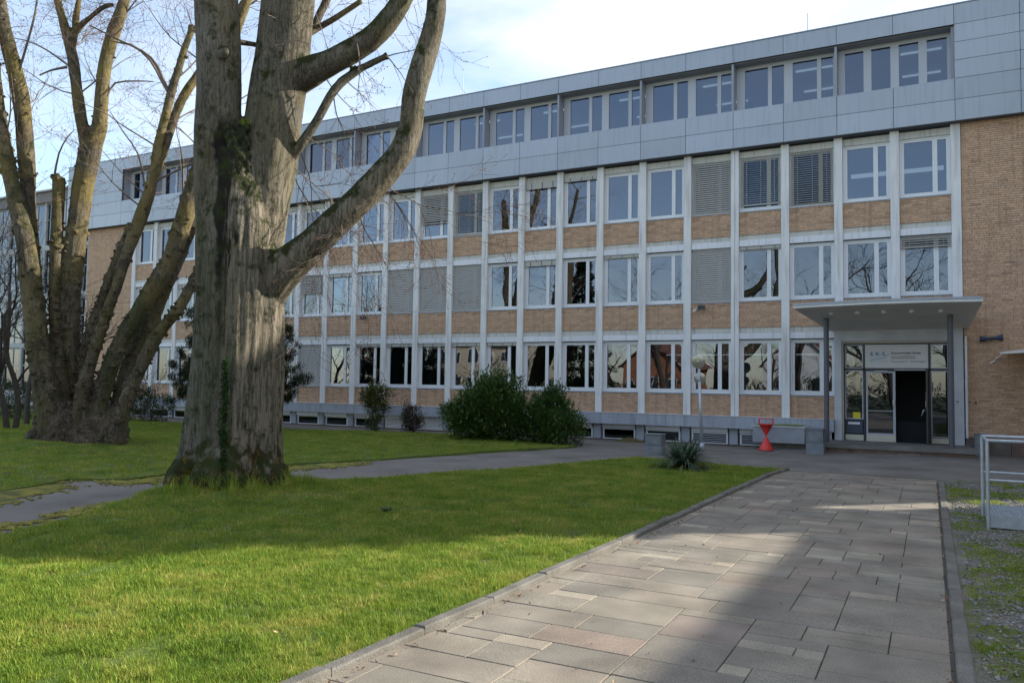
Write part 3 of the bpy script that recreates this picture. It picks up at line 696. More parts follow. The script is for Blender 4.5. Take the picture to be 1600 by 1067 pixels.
for k, x in enumerate(PIL):
    z0 = .97 if k > 2 else 3.97
    hw = .125 if k else .13
    if k == 4 or k == 15:                 # movement joint: double pilaster
        pbox('pilaster', m_white, x - .13, x - .006, YF - .07, YF + .35, z0, 9.99); pbox('pilaster', m_white, x + .006, x + .13, YF - .068, YF + .35, z0, 9.99)
    else: pbox('pilaster', m_white, x - hw, x + hw, YF - .07, YF + .35, z0, 9.99, bev=True)
# plinth: projecting ledge above basement windows
pbox('plinth_ledge', m_plinth, XL, -2.67, YF - .28, YF + .44, .58, .965)
q = MB(); q.box(XL, -2.67, YF - .295, YF + .02, .966, .985); part('plinth_cap', q, m_concrete)
bw_me = shared_box('blind_box', m_box, -.62, .62, -.03, .1, 0, .16)
def basement_frame():
    q = MB(); q.box(-.62, -.56, .02, .08, 0, .39); q.box(.56, .62, .02, .08, 0, .39); q.box(-.56, .56, .02, .08, 0, .04); q.box(-.56, .56, .02, .08, .35, .39); return q.mesh('frame', m_frame)
bf = basement_frame()
bpane = shared_box('pane', m_glass2, -.56, .56, .045, .05, .04, .35)
q = MB()
for i in range(6): q.box(-.56, .56, 0, .03, .035 + i * .058, .055 + i * .058)
grille = q.mesh('grille', m_tframe)
q = MB()
for i in range(7): q.box(-.56, .56, -.01, .02, .01 + i * .055, .055 + i * .055)
shut = q.mesh('shutter', m_box)
for k in range(2, 23):
    cx = (PIL[k] + PIL[k + 1]) / 2 - .05
    wd = link('basement_window', bf, B, (cx, YF + .02, .02)); link('pane', bpane, wd, (cx, YF + .02, .02)); link('blind_box', bw_me, wd, (cx, YF + .0, .42))
    if k in (3, 4): link('grille', grille, wd, (cx, YF + .02, .02))
    if k in (11, 12): link('shutter', shut, wd, (cx, YF + .02, .02))
    pbox('plinth_pier', m_plinth, PIL[k + 1] - .05 - .14 - .0, PIL[k + 1] - .05 + .14, YF - .03, YF + .42, -.05, .58)
    pbox('plinth_pier', m_plinth, cx - .635, cx + .635, YF + .0, YF + .3, -.05, .018)
pbox('plinth_pier', m_plinth, PIL[2] - .16, PIL[2] + .09, YF - .03, YF + .42, -.05, .58)
m_stonestrip = mat('gravel_strip_edge', (.10, .07, .055), .95, noise_s=6, noise_a=.4, bump=.5)
q = MB(); q.box(XL, -3.4, YF - .36, YF - .29, -.05, .05); part('base_edge', q, m_stonestrip)
q = MB(); q.box(XL, -3.4, YF - .29, YF - .03, -.05, .012); part('base_strip', q, m_soil if False else m_stonestrip)
# right brick wall: nearest bricks individually, the rest joined
RX0, RX1 = .92, XR
q = MB(); q.box(RX0, RX1, YF + .014 - .02, YF + .3, .56, 10.1); bwall = part('brick_wall', q, m_mortar)
cnt = 0; q = MB(); rr = random.Random(5); H = .0655; L_ = .25; single = {}
r = 0; z = .565
while z < 10.06:
    x = RX0 - (0 if r % 2 else .125) - (.06 if r % 4 > 1 else 0)
    while x < RX1:
        a = max(x, RX0) + .004; b = min(x + L_, RX1) - .004
        if b - a > .03:
            k = rr.uniform(.88, 1.12); t = rr.uniform(-.03, .03)
            if rr.random() < .04: k *= .78
            c = (.55 * k + t * .4, .36 * k, .235 * k - t * .3)
            near = (x < 2.7 and b - a > .22 and .56 < z < 3.1 and cnt < 292)
            if near:
                v = rr.randint(0, 11)
                if v not in single:
                    s_ = MB(); s_.box(-.121, .121, 0, .034, 0, H - .011, col=c, skip=('k',)); single[v] = s_.mesh('brick', m_brick)
                link('brick', single[v], bwall, ((a + b) / 2, YF - .02 + rr.uniform(-.002, .002), z + .005)); cnt += 1
            else: q.box(a, b, YF - .02 + rr.uniform(-.002, .002), YF + .014, z + .005, z + H - .006, col=c, skip=('k',))
        x += L_
    z += H; r += 1
link('bricks', q.mesh('bricks', m_brick), bwall, (0, 0, 0), kind='stuff')
# left end wall
q = MB(); q.box(XL, PIL[-1] - .1, YF + .014, YF + .3, -.1, 10.1); lw = part('brick_wall', q, m_mortar)
wl = (PIL[-1] - .1) - XL
link('bricks', brickwork(wl, .97, 10.1, 3), lw, (XL + wl / 2, YF - .0, .97), kind='stuff')
m_cement = mat('cement_render', (.16, .14, .12), .9, noise_s=2.5, noise_a=.25, bump=.3)
m_cement2 = mat('sandstone_block', (.17, .115, .085), .9, noise_s=4, noise_a=.25, bump=.3)
x = RX0; k = 0
while x < RX1 - .1:
    ln = min(1.15, RX1 - x); pbox('plinth_block', m_cement if k % 3 == 0 else m_cement2, x + .006, x + ln - .006, YF - .05, YF + .3, -.05, .552, bev=True); x += ln; k += 1
# soffit and cladding
q = MB(); q.box(XL - 1.55, XR + .02, YF - .3, YF + .5, 9.995, 10.02); part('soffit', q, m_soffit)
YC = YF - .30
JX = PIL + []
def clad(x0, x1, z0, z1, name='cladding_panel'): pbox(name, m_clad, x0 + .007, x1 - .007, YC - .025, YC, z0 + .007, z1 - .007)
q = MB(); q.box(XL - 1.55, XR, YC + .001, YC + .09, 10.02, 11.27); q.box(XL - 1.55, XR, YC + .001, YC + .09, 12.96, 13.55)
q.box(.79, XR, YC + .001, YC + .09, 11.27, 12.96); q.box(XL - 1.55, -37.6, YC + .001, YC + .09, 11.27, 12.96); part('cladding_frame', q, m_joint)
rows = [(10.0, 10.645), (10.645, 11.29)]
for i in range(len(PIL) - 1):
    for a, b in rows: clad(PIL[i + 1], PIL[i], a, b)
    clad(PIL[i + 1], PIL[i], 12.95, 13.56)
xs = [.78 + 1.67 * k for k in range(7)] + [XR]
for a, b in zip(xs, xs[1:]):
    for z0, z1 in zip((10.0, 10.645, 11.29, 11.845, 12.40, 12.95), (10.645, 11.29, 11.845, 12.40, 12.95, 13.56)): clad(a, min(b, XR), z0, z1)
for a, b in ((XL - 1.55, -39.95), (-39.95, -37.6), ):
    for z0, z1 in zip((10.0, 10.645, 11.29, 11.845, 12.40, 12.95), (10.645, 11.29, 11.845, 12.40, 12.95, 13.56)): clad(a, b, z0, z1)
for a, b in rows + [(12.95, 13.56)]: clad(-37.6, PIL[-1], a, b)
q = MB(); q.box(XL - 1.6, XR + .02, YC - .04, YC + .3, 13.565, 13.60); part('roof_edge', q, m_fin)
q = MB(); q.box(XL - 1.55, XL - 1.5, YC + .1, YB, 10.02, 13.55); q.box(XR - .0, XR + .03, YC + .1, YB, 10.02, 13.55); part('end_cladding', q, m_clad)
# top floor windows, set back
YT = YF + .16
q = MB(); q.box(.70, .79, YC + .09, YT + .1, 11.27, 12.96); q.box(-37.7, -37.6, YC + .09, YT + .1, 11.27, 12.96); part('reveal', q, m_fin)
q = MB(); q.box(-37.6, .7, YC + .09, YT + .5, 12.93, 12.96); part('window_head', q, m_fin)
q = MB(); q.box(-37.6, .7, YC + .09, YT + .2, 11.26, 11.29); part('window_sill', q, m_clad)
def topwin(x0, x1, panes, n='window'):
    cx = (x0 + x1) / 2; q = MB(); z0, z1 = 0, 1.63; xx = x0 - cx; Y0, Y1 = 0, .08
    q.box(x0 - cx, x1 - cx, Y0, Y1, z1 - .13, z1); q.box(x0 - cx, x1 - cx, Y0, Y1, 0, .05)
    edges = [x0] + [v for p_ in panes for v in p_] + [x1]
    for a, b in zip(edges[::2], edges[1::2]): q.box(a - cx, b - cx, Y0, Y1, .05, z1 - .13)
    wd = part('window', q, m_tframe, (cx, YT, 11.295))
    for a, b in panes:
        c = MB(); c.box(a - cx - .005, b - cx + .005, .035, .04, .04, z1 - .12); link('pane', c.mesh('pane', m_glass), wd, (cx, YT, 11.295))
    return wd
topwin(-2.5, .70, [(-2.30, -1.75), (-1.52, -.97), (-.73, -.18), (.05, .6)])
fin = shared_box('fin', m_fin, -.035, .035, -.40, .0, 0, 1.63)
finlist = [PIL[i] for i in range(4, 23, 2)]
for x in finlist + [PIL[2]]: link('fin', fin, B, (x - .03, YT - .02, 11.293))
for x0 in finlist:
    s = (PIL[5] - PIL[3]) / -3.26
    lo, hi = x0 + .05, x0 + 3.2
    lo = x0 + .01; hi = x0 + 3.19
    if hi > -2.7: hi = -2.51
    topwin(lo, hi, [(x0 + .30, x0 + 1.06), (x0 + 1.19, x0 + 1.58), (x0 + 1.86, x0 + 2.62), (x0 + 2.75, x0 + 3.11)])
x0 = PIL[23]; topwin(-37.6, PIL[21 + 0] - .09 if False else finlist[-1] - .05, [(-37.3, -36.5), (-36.35, -35.9)] if finlist[-1] > -35.5 else [(-37.3, -36.9)])
m_lamp = emis('lit_tube_lamp', (.85, .95, 1.0), .3)
for i in range(0, 22):
    xx = PIL[i] - .9
    if i % 2 == 0 and i < 12:
        for yy in (1.5, 3.6): pbox('ceiling_lamp', m_lamp, xx - .6, xx + .6, YF + yy, YF + yy + .07, 12.98, 13.04)
pbox('ceiling_lamp', m_lamp, -2.3, .5, YF + 2.1, YF + 2.3, 9.2, 9.3)
for yy in (1.8,): pbox('ceiling_lamp', m_lamp, -8.7, -2.7, YF + yy, YF + yy + .04, 3.1, 3.13)
# roof odds and ends
for px, py0, py1, lab in ((1262, 50, 35, 'thin lightning rod on the roof edge above the top floor windows at the right'), (723, 151, 130, 'thin lightning rod on the roof edge just right of the curved limb')):
    b_ = on_y(px, py0, YF + .4); t_ = on_y(px, py1, YF + .4); q = MB(); b_.z = 13.5
    q.tube([(0, 0, 0), (0, 0, t_.z - 13.5 + .3)], .012, 5); q.box(-.06, .06, -.06, .06, 0, .08)
    tag(link('lightning_rod', q.mesh('lightning_rod', m_steel), None, b_), lab, 'lightning rod', 'lightning rods on the school roof')
# ---------------- entrance
P0 = -2.66
pbox('portal_wall', m_concrete, P0, -2.45, YF - .09, YF + .6, .0, 3.955); pbox('portal_wall', m_concrete, .60, .90, YF - .09, YF + .6, .0, 3.955)
pbox('portal_lintel', m_concrete, -2.45, .60, YF - .088, YF + .6, 3.44, 3.95)
pbox('portal_wall', m_lintel, P0, .9, YF - .02, YF + .3, 3.6 + .36, 4.0)
YD = YF + .12
m_alu = mat('pale_aluminium_trim', (.55, .52, .42), .45, metal=.2)
m_dframe = mat('dark_door_frame', (.045, .045, .045), .4, metal=.3)
q = MB(); q.box(-2.45, -2.40, YD - .06, YD + .02, .3, 3.44); q.box(.55, .60, YD - .06, YD + .02, .3, 3.44); q.box(-2.40, .55, YD - .06, YD + .02, 3.39, 3.44)
pf = part('portal_trim', q, m_alu)
ZS = .33
q = MB()
for a, b, c, d in ((-2.40, .55, 3.34, 3.39), (-2.40, .55, 2.53, 2.60), (-2.40, -2.36, ZS, 3.34), (-1.84, -1.78, ZS, 3.34), (-.02, .04, ZS, 3.34), (.51, .55, ZS, 3.34)): q.box(a, b, YD, YD + .06, c, d)
ef = part('entrance_frame', q, m_dframe)
def gpane(x0, x1, z0, z1, name='pane', m=m_glass2, fr=.028):
    q = MB(); q.box(x0, x0 + fr, YD + .002, YD + .05, z0, z1); q.box(x1 - fr, x1, YD + .002, YD + .05, z0, z1); q.box(x0 + fr, x1 - fr, YD + .002, YD + .05, z0, z0 + fr); q.box(x0 + fr, x1 - fr, YD + .002, YD + .05, z1 - fr, z1)
    f = part('sidelight', q, m_tframe)
    c = MB(); c.box(x0 + fr, x1 - fr, YD + .03, YD + .035, z0 + fr, z1 - fr); link(name, c.mesh(name, m), f, (0, 0, 0)); return f
gpane(-2.36, -1.84, 2.60, 3.34); gpane(.04, .51, 2.60, 3.34)
gpane(-2.36, -1.84, 1.0, 2.53); gpane(.04, .51, .52, 2.53)
pbox('kick_plate', m_alu, -2.36, -1.84, YD - .01, YD + .05, ZS + .01, .52); pbox('kick_plate', m_alu, .04, .51, YD - .01, YD + .05, ZS + .01, .50)
m_blue = mat('letterbox_blue', (.035, .05, .085), .5)
lb = pbox('letterbox', m_blue, -2.34, -1.86, YD - .02, YD + .05, .56, .97); c = MB(); c.box(-2.28, -1.94, YD - .03, YD - .021, .84, .91); link('letter_slot', c.mesh('letter_slot', m_frame), lb, (0, 0, 0))
# left door (closed)
q = MB()
for a, b, c, d in ((-1.76, -1.71, ZS + .02, 2.51), (-1.0, -.93, ZS + .02, 2.51), (-1.71, -1.0, 2.46, 2.51), (-1.71, -1.0, ZS + .2, ZS + .26), (-1.71, -1.0, 1.27, 1.29)): q.box(a, b, YD + .0, YD + .045, c, d)
dl = part('door', q, m_tframe); c = MB(); c.box(-1.71, -1.0, YD + .02, YD + .025, ZS + .26, 2.46); link('pane', c.mesh('pane', m_glass2), dl, (0, 0, 0))
c = MB(); c.box(-1.76, -.93, YD - .01, YD + .05, ZS + .0, ZS + .2); link('kick_plate', c.mesh('kick_plate', m_alu), dl, (0, 0, 0))
c = MB(); c.box(-1.005, -.955, YD - .06, YD - .0, 1.45, 1.62); link('handle', c.mesh('handle', m_alu), dl, (0, 0, 0))
# right door opened outwards (seen edge-on at the right post)
q = MB(); X_ = -.07
q.box(X_ - .02, X_ + .03, YD - .83, YD - .78, ZS + .02, 2.51); q.box(X_ - .02, X_ + .03, YD - .05, YD - .0, ZS + .02, 2.51); q.box(X_ - .02, X_ + .03, YD - .78, YD - .05, 2.46, 2.51); q.box(X_ - .02, X_ + .03, YD - .78, YD - .05, ZS + .02, ZS + .25)
dr = part('door', q, m_dframe, label='glazed entrance door standing open'); c = MB(); c.box(X_ + .0, X_ + .006, YD - .78, YD - .05, ZS + .25, 2.46); link('pane', c.mesh('pane', m_glass2), dr, (0, 0, 0))
c = MB(); c.tube([(X_ - .02, YD - .72, 1.35), (X_ - .09, YD - .72, 1.35), (X_ - .13, YD - .70, 1.22), (X_ - .15, YD - .6, 1.18)], .018, 6); link('handle', c.mesh('handle', m_steel, True), dr, (0, 0, 0))
c = MB(); c.box(X_ - .025, X_ - .021, YD - .83, YD - .77, 1.4, 1.9); c.box(X_ - .035, X_ - .021, YD - .83, YD - .72, 1.45, 1.62); link('lock_plate', c.mesh('lock_plate', m_alu), dr, (0, 0, 0))
q = MB(); q.box(-1.5, -1.15, YD - .03, YD - .003, 2.485, 2.53); q.box(-.95, -.1, YD - .03, YD - .003, 2.54, 2.575); part('door_closer', q, m_tframe)
# vestibule
q = MB(); q.box(-2.6, .8, YF + 3.0, YF + 3.1, .3, 3.4); q.box(-2.7, -2.6, YF + .6, YF + 3.1, .3, 3.4); q.box(.8, .9, YF + .6, YF + 3.1, .3, 3.4); q.box(-2.7, .9, YF + .2, YF + 3.1, 3.46, 3.5)
part('vestibule', q, mat('vestibule_wall', (.06, .06, .062), .9)); q = MB(); q.box(-2.7, .9, YF - .0, YF + 3.1, .2, .325); part('vestibule_floor', q, m_dark)
m_paper = mat('white_paper', (.6, .6, .58), .7); m_yel = mat('yellow_notice', (.65, .55, .02), .6)
tag(pbox('notice', m_yel, -2.14, -1.93, YD + .012, YD + .018, 1.03, 1.22), 'yellow notice stuck in the side window left of the entrance doors', 'notice')
bpy.data.objects['notice'].parent = None; bpy.data.objects['notice'].location = WL['notice']
q = MB(); q.box(-2.04, -1.90, YD + .25, YD + .27, 1.25, 2.15); q.box(-2.34, -2.2, YD + .35, YD + .37, 1.3, 1.55)
tag(link('poster', q.mesh('poster', m_paper)), 'white posters hanging inside the side window above the yellow notice', 'poster')
# step platform, canopy
stp = MB(); zf, zt = .02, .335
V = [(-3.05, YF - .02), (-3.02, 24.95), (1.18, 24.95), (.93, YF - .06)]
m_step = ramp_mat('step_concrete', [(.3, (.13, .125, .115)), (.7, (.21, .20, .185))], 1.5, fine=.2)
def prism(q, P, z0, z1, col=None, mi=0):
    n = len(P); q.add([(*p_, z0) for p_ in P] + [(*p_, z1) for p_ in P], [tuple(range(n - 1, -1, -1)), tuple(range(n, 2 * n))] + [(i, (i + 1) % n, n + (i + 1) % n, n + i) for i in range(n)], col, mi)
prism(stp, list(reversed(V))[::-1], .215, zt); part('entrance_step', stp, m_step)
stp = MB(); prism(stp, [(-3.0, YF - .05), (-2.97, 25.02), (1.1, 25.02), (.9, YF - .07)], -.05, .214); part('step_base', stp, m_cement2)
CP = B
Yf_, Zf = 24.0, 4.20; Yb_, Zb = YF - .07, 3.60
cl0 = on_y(1239, 482, Yf_); cr0 = on_y(1536, 471, Yf_)
cl1 = on_y(1297, 517, Yb_); cr1 = on_y(1513, 513, Yb_)
q = MB(); nS = 16
def can_row(t, bot=True):
    x0, x1 = cl0.x, cr0.x
    return x0 + (x1 - x0) * t
TH = .07
def curve(t): return -.035 * (2 * t - 1) ** 2
vb = []; 
for i in range(nS + 1):
    t = i / nS
    xf = cl0.x + (cr0.x - cl0.x) * t; zf_ = cl0.z + (cr0.z - cl0.z) * t + curve(t) + .035; xb = cl1.x + (cr1.x - cl1.x) * t; zb_ = cl1.z + (cr1.z - cl1.z) * t
    vb.append([(xf, Yf_, zf_), (xf, Yf_, zf_ + TH), (xf, Yf_ + .05, zf_ + TH + .012), (xb, Yb_, zb_ + .45), (xb, Yb_, zb_)])
allv = [p_ for r_ in vb for p_ in r_]; fs = []
for i in range(nS):
    for j in range(5):
        a = i * 5 + j; b_ = i * 5 + (j + 1) % 5; fs.append((a, b_, b_ + 5, a + 5))
fs.append((0, 1, 2, 3, 4)[::-1]); fs.append(tuple(nS * 5 + j for j in range(5)))
q.add(allv, fs); m_can = mat('canopy_paint', (.66, .65, .61), .8, noise_s=1.4, noise_a=.08); part('canopy', q, m_can)
q = MB()
for i in range(nS):
    a = vb[i]; b_ = vb[i + 1]
    def up(p_, dz, dy=0): return (p_[0], p_[1] + dy, p_[2] + dz)
    q.add([up(a[1], .005, -.012), up(b_[1], .005, -.012), up(b_[1], .065, -.012), up(a[1], .065, -.012), up(b_[3], .07), up(a[3], .07)], [(0, 1, 2, 3), (3, 2, 4, 5)])
part('canopy_flashing', q, m_clad)
def soffit_at(x, y):
    t = (y - Yf_) / (Yb_ - Yf_); return (cl0.z + cr0.z) / 2 * (1 - t) + (cl1.z + cr1.z) / 2 * t + .03 * (1 - t)
for px in (1299, 1339.5, 1381.5, 1425, 1471):
    y = 24.75; p_ = on_y(px, 488, y); q = MB(); q.lathe([(0, -.07), (.05, -.065), (.075, -.03), (.08, 0.02)], (0, 0, 0), 12)
    part('canopy_lamp', q, m_can, (p_.x, y, soffit_at(p_.x, y)))
for px in (1292, 1487.5):
    y = 25.3; b_ = on_y(px, 693, y); q = MB(); q.tube([(0, 0, 0), (0, 0, soffit_at(b_.x, y) + .03 - zt)], .075, 16); part('canopy_column', q, m_col, (b_.x, y, zt))
q = MB(); q.tube([(.965, YF - .13, .55), (.965, YF - .13, 3.55)], .032, 10)
for z in (.9, 2.2, 3.2): q.box(.92, 1.01, YF - .14, YF - .05, z, z + .03)
part('drainpipe', q, m_box)
q = MB(); q.box(.90, .925, YF - .08, YF + .2, .5, 3.62); part('expansion_joint', q, m_dark)
q = MB(); q.box(1.165, 1.235, YF - .045, YF - .018, 1.55, 1.64); part('wall_socket', q, m_wood)
q = MB(); q.box(1.02, 1.08, YF - .04, YF - .018, 1.6, 1.63); q.box(.70, .76, YF - .10, YF - .09, 1.6, 1.63); part('wall_socket', q, m_black)
# -------- school sign: its own thing on the transom above the doors
S = thing('school_sign', 'white school sign with blue EKS logo above the entrance doors', 'sign', (-.91, YD - .02, 2.62))
q = MB(); q.box(-1.775, -.025, YD - .02, YD + .02, 2.61, 3.335); link('sign_board', q.mesh('sign_board', mat('sign_white', (.62, .61, .59), .5)), S, (0, 0, 0))
def text(s, x, z, size, m, bold=0, sx=1, y=None):
    c = bpy.data.curves.new('lettering', 'FONT'); c.body = s; c.size = size; c.extrude = .002; c.offset = bold
    o = bpy.data.objects.new('tmp_text', c); COL.objects.link(o); dg = bpy.context.evaluated_depsgraph_get()
    me = bpy.data.meshes.new_from_object(o.evaluated_get(dg)); bpy.data.objects.remove(o); me.name = 'lettering'; me.materials.clear(); me.materials.append(m)
    t = link('lettering', me, S, (x, (YD - .024) if y is None else y, z)); t.rotation_euler = (math.pi / 2, 0, 0); t.scale = (sx, 1, 1); return t
m_ink = mat('sign_ink', (.05, .05, .055), .6); m_logo = mat('logo_blue', (.05, .14, .27), .6); m_logo2 = mat('logo_teal', (.14, .30, .30), .6); m_tile = mat('logo_tile', (.55, .585, .60), .6)
text('E K S', -1.63, 3.0, .15, m_logo, .002, 1.28)
text('Erasmus-Kittler-Schule', -1.035, 3.045, .088, m_ink, .002, 1.0)
text('Zentrum für Berufliche Bildung', -1.035, 2.955, .052, m_ink)
text('Selbstständige Berufliche Schule', -1.035, 2.90, .052, m_ink)
text('Mornewegstraße 20', -1.035, 2.795, .052, m_ink); text('64293 Darmstadt', -.50, 2.795, .052, m_ink)
q = MB()
for i in range(3):
    for j in range(2):
        x0 = -1.66 + i * .172; z0 = 2.78 + j * .15; q.box(x0, x0 + .165, YD - .0225, YD - .021, z0, z0 + .143)
link('logo_tiles', q.mesh('logo_tiles', m_tile), S, (0, 0, 0))
q = MB(); pts = [(-1.62, 2.81), (-1.55, 2.87), (-1.46, 2.905), (-1.35, 2.915), (-1.25, 2.93), (-1.17, 2.975), (-1.10, 3.04)]
q.tube([(a, YD - .026, b) for a, b in pts], .006, 5); link('logo_curve', q.mesh('logo_curve', m_logo2), S, (0, 0, 0))

# -------- fittings on the facade
def flood(px, py, lab):
    p_ = on_y(px, py, YF - .02); t = thing('floodlight', lab, 'floodlight', p_, 'small floodlights on the brick panels'); q = MB()
    q.box(-.03, .03, -.12, .03, -.02, .02); link('bracket', q.mesh('bracket', m_black), t, p_)
    q = MB(); q.add([(-.13, -.26, -.09), (.13, -.26, -.09), (.13, -.26, .07), (-.13, -.26, .07), (-.08, -.12, -.05), (.08, -.12, -.05), (.08, -.12, .06), (-.08, -.12, .06)], [(3, 2, 1, 0), (4, 5, 6, 7), (0, 1, 5, 4), (1, 2, 6, 5), (2, 3, 7, 6), (3, 0, 4, 7)])
    link('lamp_head', q.mesh('lamp_head', m_black), t, p_)
flood(572, 497, 'small black floodlight on the brick panel, the left one of two'); flood(1099, 481, 'small black floodlight with white camera on brick panel above the lamp post')
q = MB(); q.tube([(0, -.02, 0), (0, -.1, 0), (-.05, -.18, -.05)], .03, 8); q.blob((-.06, -.2, -.07), .05, 2)
c_ = on_y(1090, 483, YF - .02); tag(link('security_camera', q.mesh('security_camera', m_frame, True), None, c_), 'tiny white dome camera beside the black floodlight on the brick', 'camera')
# double horn lamp on the right brick wall
p0 = on_y(1531, 530, YF - .15); p1 = on_y(1567, 527.5, YF - .15)
t = thing('wall_lamp', 'dark blue hourglass wall lamp on the brick right of the entrance', 'wall lamp', (p0 + p1) / 2)
m_navy = mat('dark_blue_metal', (.03, .05, .09), .35, metal=.3)
q = MB(); c0 = (p0 + p1) / 2; d = (p1 - p0); q.tube([p0 - c0, p0 - c0 + d * .12, d * -.06, d * .06, p1 - c0 - d * .12, p1 - c0], [.10, .085, .035, .035, .085, .10], 14); link('lamp_body', q.mesh('lamp_body', m_navy, True), t, c0)
q = MB(); q.box(-.05, .05, 0, .15, -.05, .05); link('bracket', q.mesh('bracket', m_black), t, c0)
# white awning edge entering at the right
a0 = on_y(1562, 553, 25.2)
q = MB(); q.add([(a0.x, 25.2, a0.z), (a0.x + 2.6, 24.6, a0.z + .12), (a0.x + 2.6, 26.85, a0.z + .30), (a0.x + .25, 26.85, a0.z + .10),
                 (a0.x, 25.2, a0.z + .03), (a0.x + 2.6, 24.6, a0.z + .30), (a0.x + 2.6, 26.85, a0.z + .40), (a0.x + .25, 26.85, a0.z + .15)], [(3, 2, 1, 0), (4, 5, 6, 7), (0, 1, 5, 4), (1, 2, 6, 5), (2, 3, 7, 6), (3, 0, 4, 7)])
aw = tag(link('awning', q.mesh('awning', mat('awning_white', (.62, .60, .56), .6))), 'white pointed awning over the brick wall at the right edge', 'awning')
q = MB(); e0 = on_y(1547, 568, 26.85); q.tube([e0, e0 + Vector((.14, 0, .10))], .02, 6); e1 = on_y(1555, 561, 26.85); q.tube([e1, e1 + Vector((.1, -.0, .07))], .018, 6); q.tube([e1 + Vector((.1, 0, .07)), (a0.x + .2, 26.7, a0.z + .1)], .008, 5)
l_ = link('stay_rod', q.mesh('stay_rod', m_frame), aw, (0, 0, 0))

# ================================================================== objects on the forecourt
m_red = mat('red_lacquer', (.72, .045, .035), .4, noise_s=9, noise_a=.08)
b = on_y(1197, 703, 25.15)
t = thing('ashtray_stand', 'red double cone ashtray stand beside the grey planter', 'ashtray', b)
q = MB(); q.lathe([(0, .0), (.225, .0), (.225, .012), (.022, .42), (.022, .44), (.215, .80), (.222, .80), (.222, .785)], (0, 0, 0), 28); q.lathe([(.21, .80), (.02, .5)], (0, 0, 0), 28)
link('cone_body', q.mesh('cone_body', m_red, True), t, b)
for s in (-1, 1):
    q = MB(); q.tube([(s * .205, -.06, .79), (s * .205, -.06, .955), (s * .205, .06, .955), (s * .205, .06, .79)], .012, 6); link('handle', q.mesh('handle', m_red), t, b)
q = MB(); q.tube([(-.205, 0, .955), (.205, 0, .955)], .014, 6); link('handle', q.mesh('handle', m_red), t, b)

# planter
Yp = 25.75; zb, zt_ = on_y(1220, 692, Yp).z, on_y(1220, 666, Yp).z; xl, xr = on_y(1176, 680, Yp).x, on_y(1257, 680, Yp).x
b = Vector(((xl + xr) / 2, Yp, 0)); t = thing('planter', 'long grey concrete planter with grass left of the entrance step', 'planter', b)
m_plc = mat('grey_concrete', (.30, .32, .35), .8, noise_s=3, noise_a=.12, bump=.25, bump_s=60)
def lk(name, q, m, par, **k): return link(name, q.mesh(name, m), par, (0, 0, 0), **k)
q = MB(); q.box(xl, xr, Yp, Yp + .08, zb, zt_ - .03); q.box(xl, xr, YF - .45, YF - .37, zb, zt_ - .03); q.box(xl, xl + .08, Yp + .08, YF - .45, zb, zt_ - .03); q.box(xr - .08, xr, Yp + .08, YF - .45, zb, zt_ - .03); q.box(xl + .08, xr - .08, Yp + .08, YF - .45, zb, zb + .1)
lk('trough', q, m_plc, t)
q = MB(); q.box(xl - .03, xr + .03, Yp - .03, Yp + .10, zt_ - .029, zt_ + .012); q.box(xl - .03, xr + .03, YF - .48, YF - .36, zt_ - .029, zt_ + .012); q.box(xl - .03, xl + .1, Yp + .10, YF - .48, zt_ - .029, zt_ + .012); q.box(xr - .1, xr + .03, Yp + .10, YF - .48, zt_ - .029, zt_ + .012); lk('rim', q, m_concrete, t)
q = MB(); q.box(xl + .08, xr - .08, Yp + .08, YF - .45, zt_ - .08, zt_ - .02); lk('soil', q, m_soil, t)
q = MB(); q.box(xl + .3, xr - .05, Yp + .25, YF - .4, -.05, zb); lk('base', q, m_cement, t)
n_ = 900; pts = np.stack([RNG.uniform(xl + .12, xr - .12, n_), RNG.uniform(Yp + .12, YF - .5, n_), np.full(n_, zt_ - .03)], 1)
scatter('planted_grass', pts, RNG.uniform(.7, 1.5, n_), tufts_far, label='grass growing in the long grey planter', cat='grass')
# two-part grey metal bins / cabinets
m_zinc = mat('weathered_zinc', (.15, .17, .19), .55, metal=.35, noise_s=6, noise_a=.15)
m_zinc2 = mat('weathered_zinc_light', (.18, .20, .22), .5, metal=.35, noise_s=5, noise_a=.15)
def cabinet(px0, px1, pyb, pyt, Y, dep, lab, name='utility_box', cat='box', lid=True):
    x0, x1 = on_y(px0, pyb, Y).x, on_y(px1, pyb, Y).x; z0, z1 = on_y(px0, pyb, Y).z, on_y(px0, pyt, Y).z; z0 = bumpz((x0 + x1) / 2, Y) - .02
    t = thing(name, lab, cat, ((x0 + x1) / 2, Y + dep / 2, z0)); zm = z0 + (z1 - z0) * .42
    q = MB(); q.bev(x0, x1, Y, Y + dep, z0, zm, .015); lk('lower_box', q, m_zinc2, t)
    q = MB(); q.bev(x0 + .01, x1 - .02, Y + .01, Y + dep - .01, zm + .001, z1 - .02, .015); lk('upper_box', q, m_zinc, t)
    q = MB(); q.bev(x0 - .01, x1, Y - .01, Y + dep + .01, z1 - .02, z1, .01); lk('lid', q, m_zinc2, t)
    q = MB(); q.box(x0 + .06, x1 - .08, Y + .002, Y + .009, z0 + (z1 - z0) * .55, z0 + (z1 - z0) * .85); lk('door_panel', q, m_zinc2, t)
cabinet(1259, 1287, 703, 669, 24.35, .5, 'grey metal box between the planter and the entrance column')
Yc = gnd(1020, 711).y; cabinet(1007, 1034, 712, 677, Yc, .4, 'grey metal box standing on the asphalt behind the yucca')
cabinet(1523, 1545, 709, 677, 26.35, .35, 'grey metal box against the brick wall right of the entrance step')
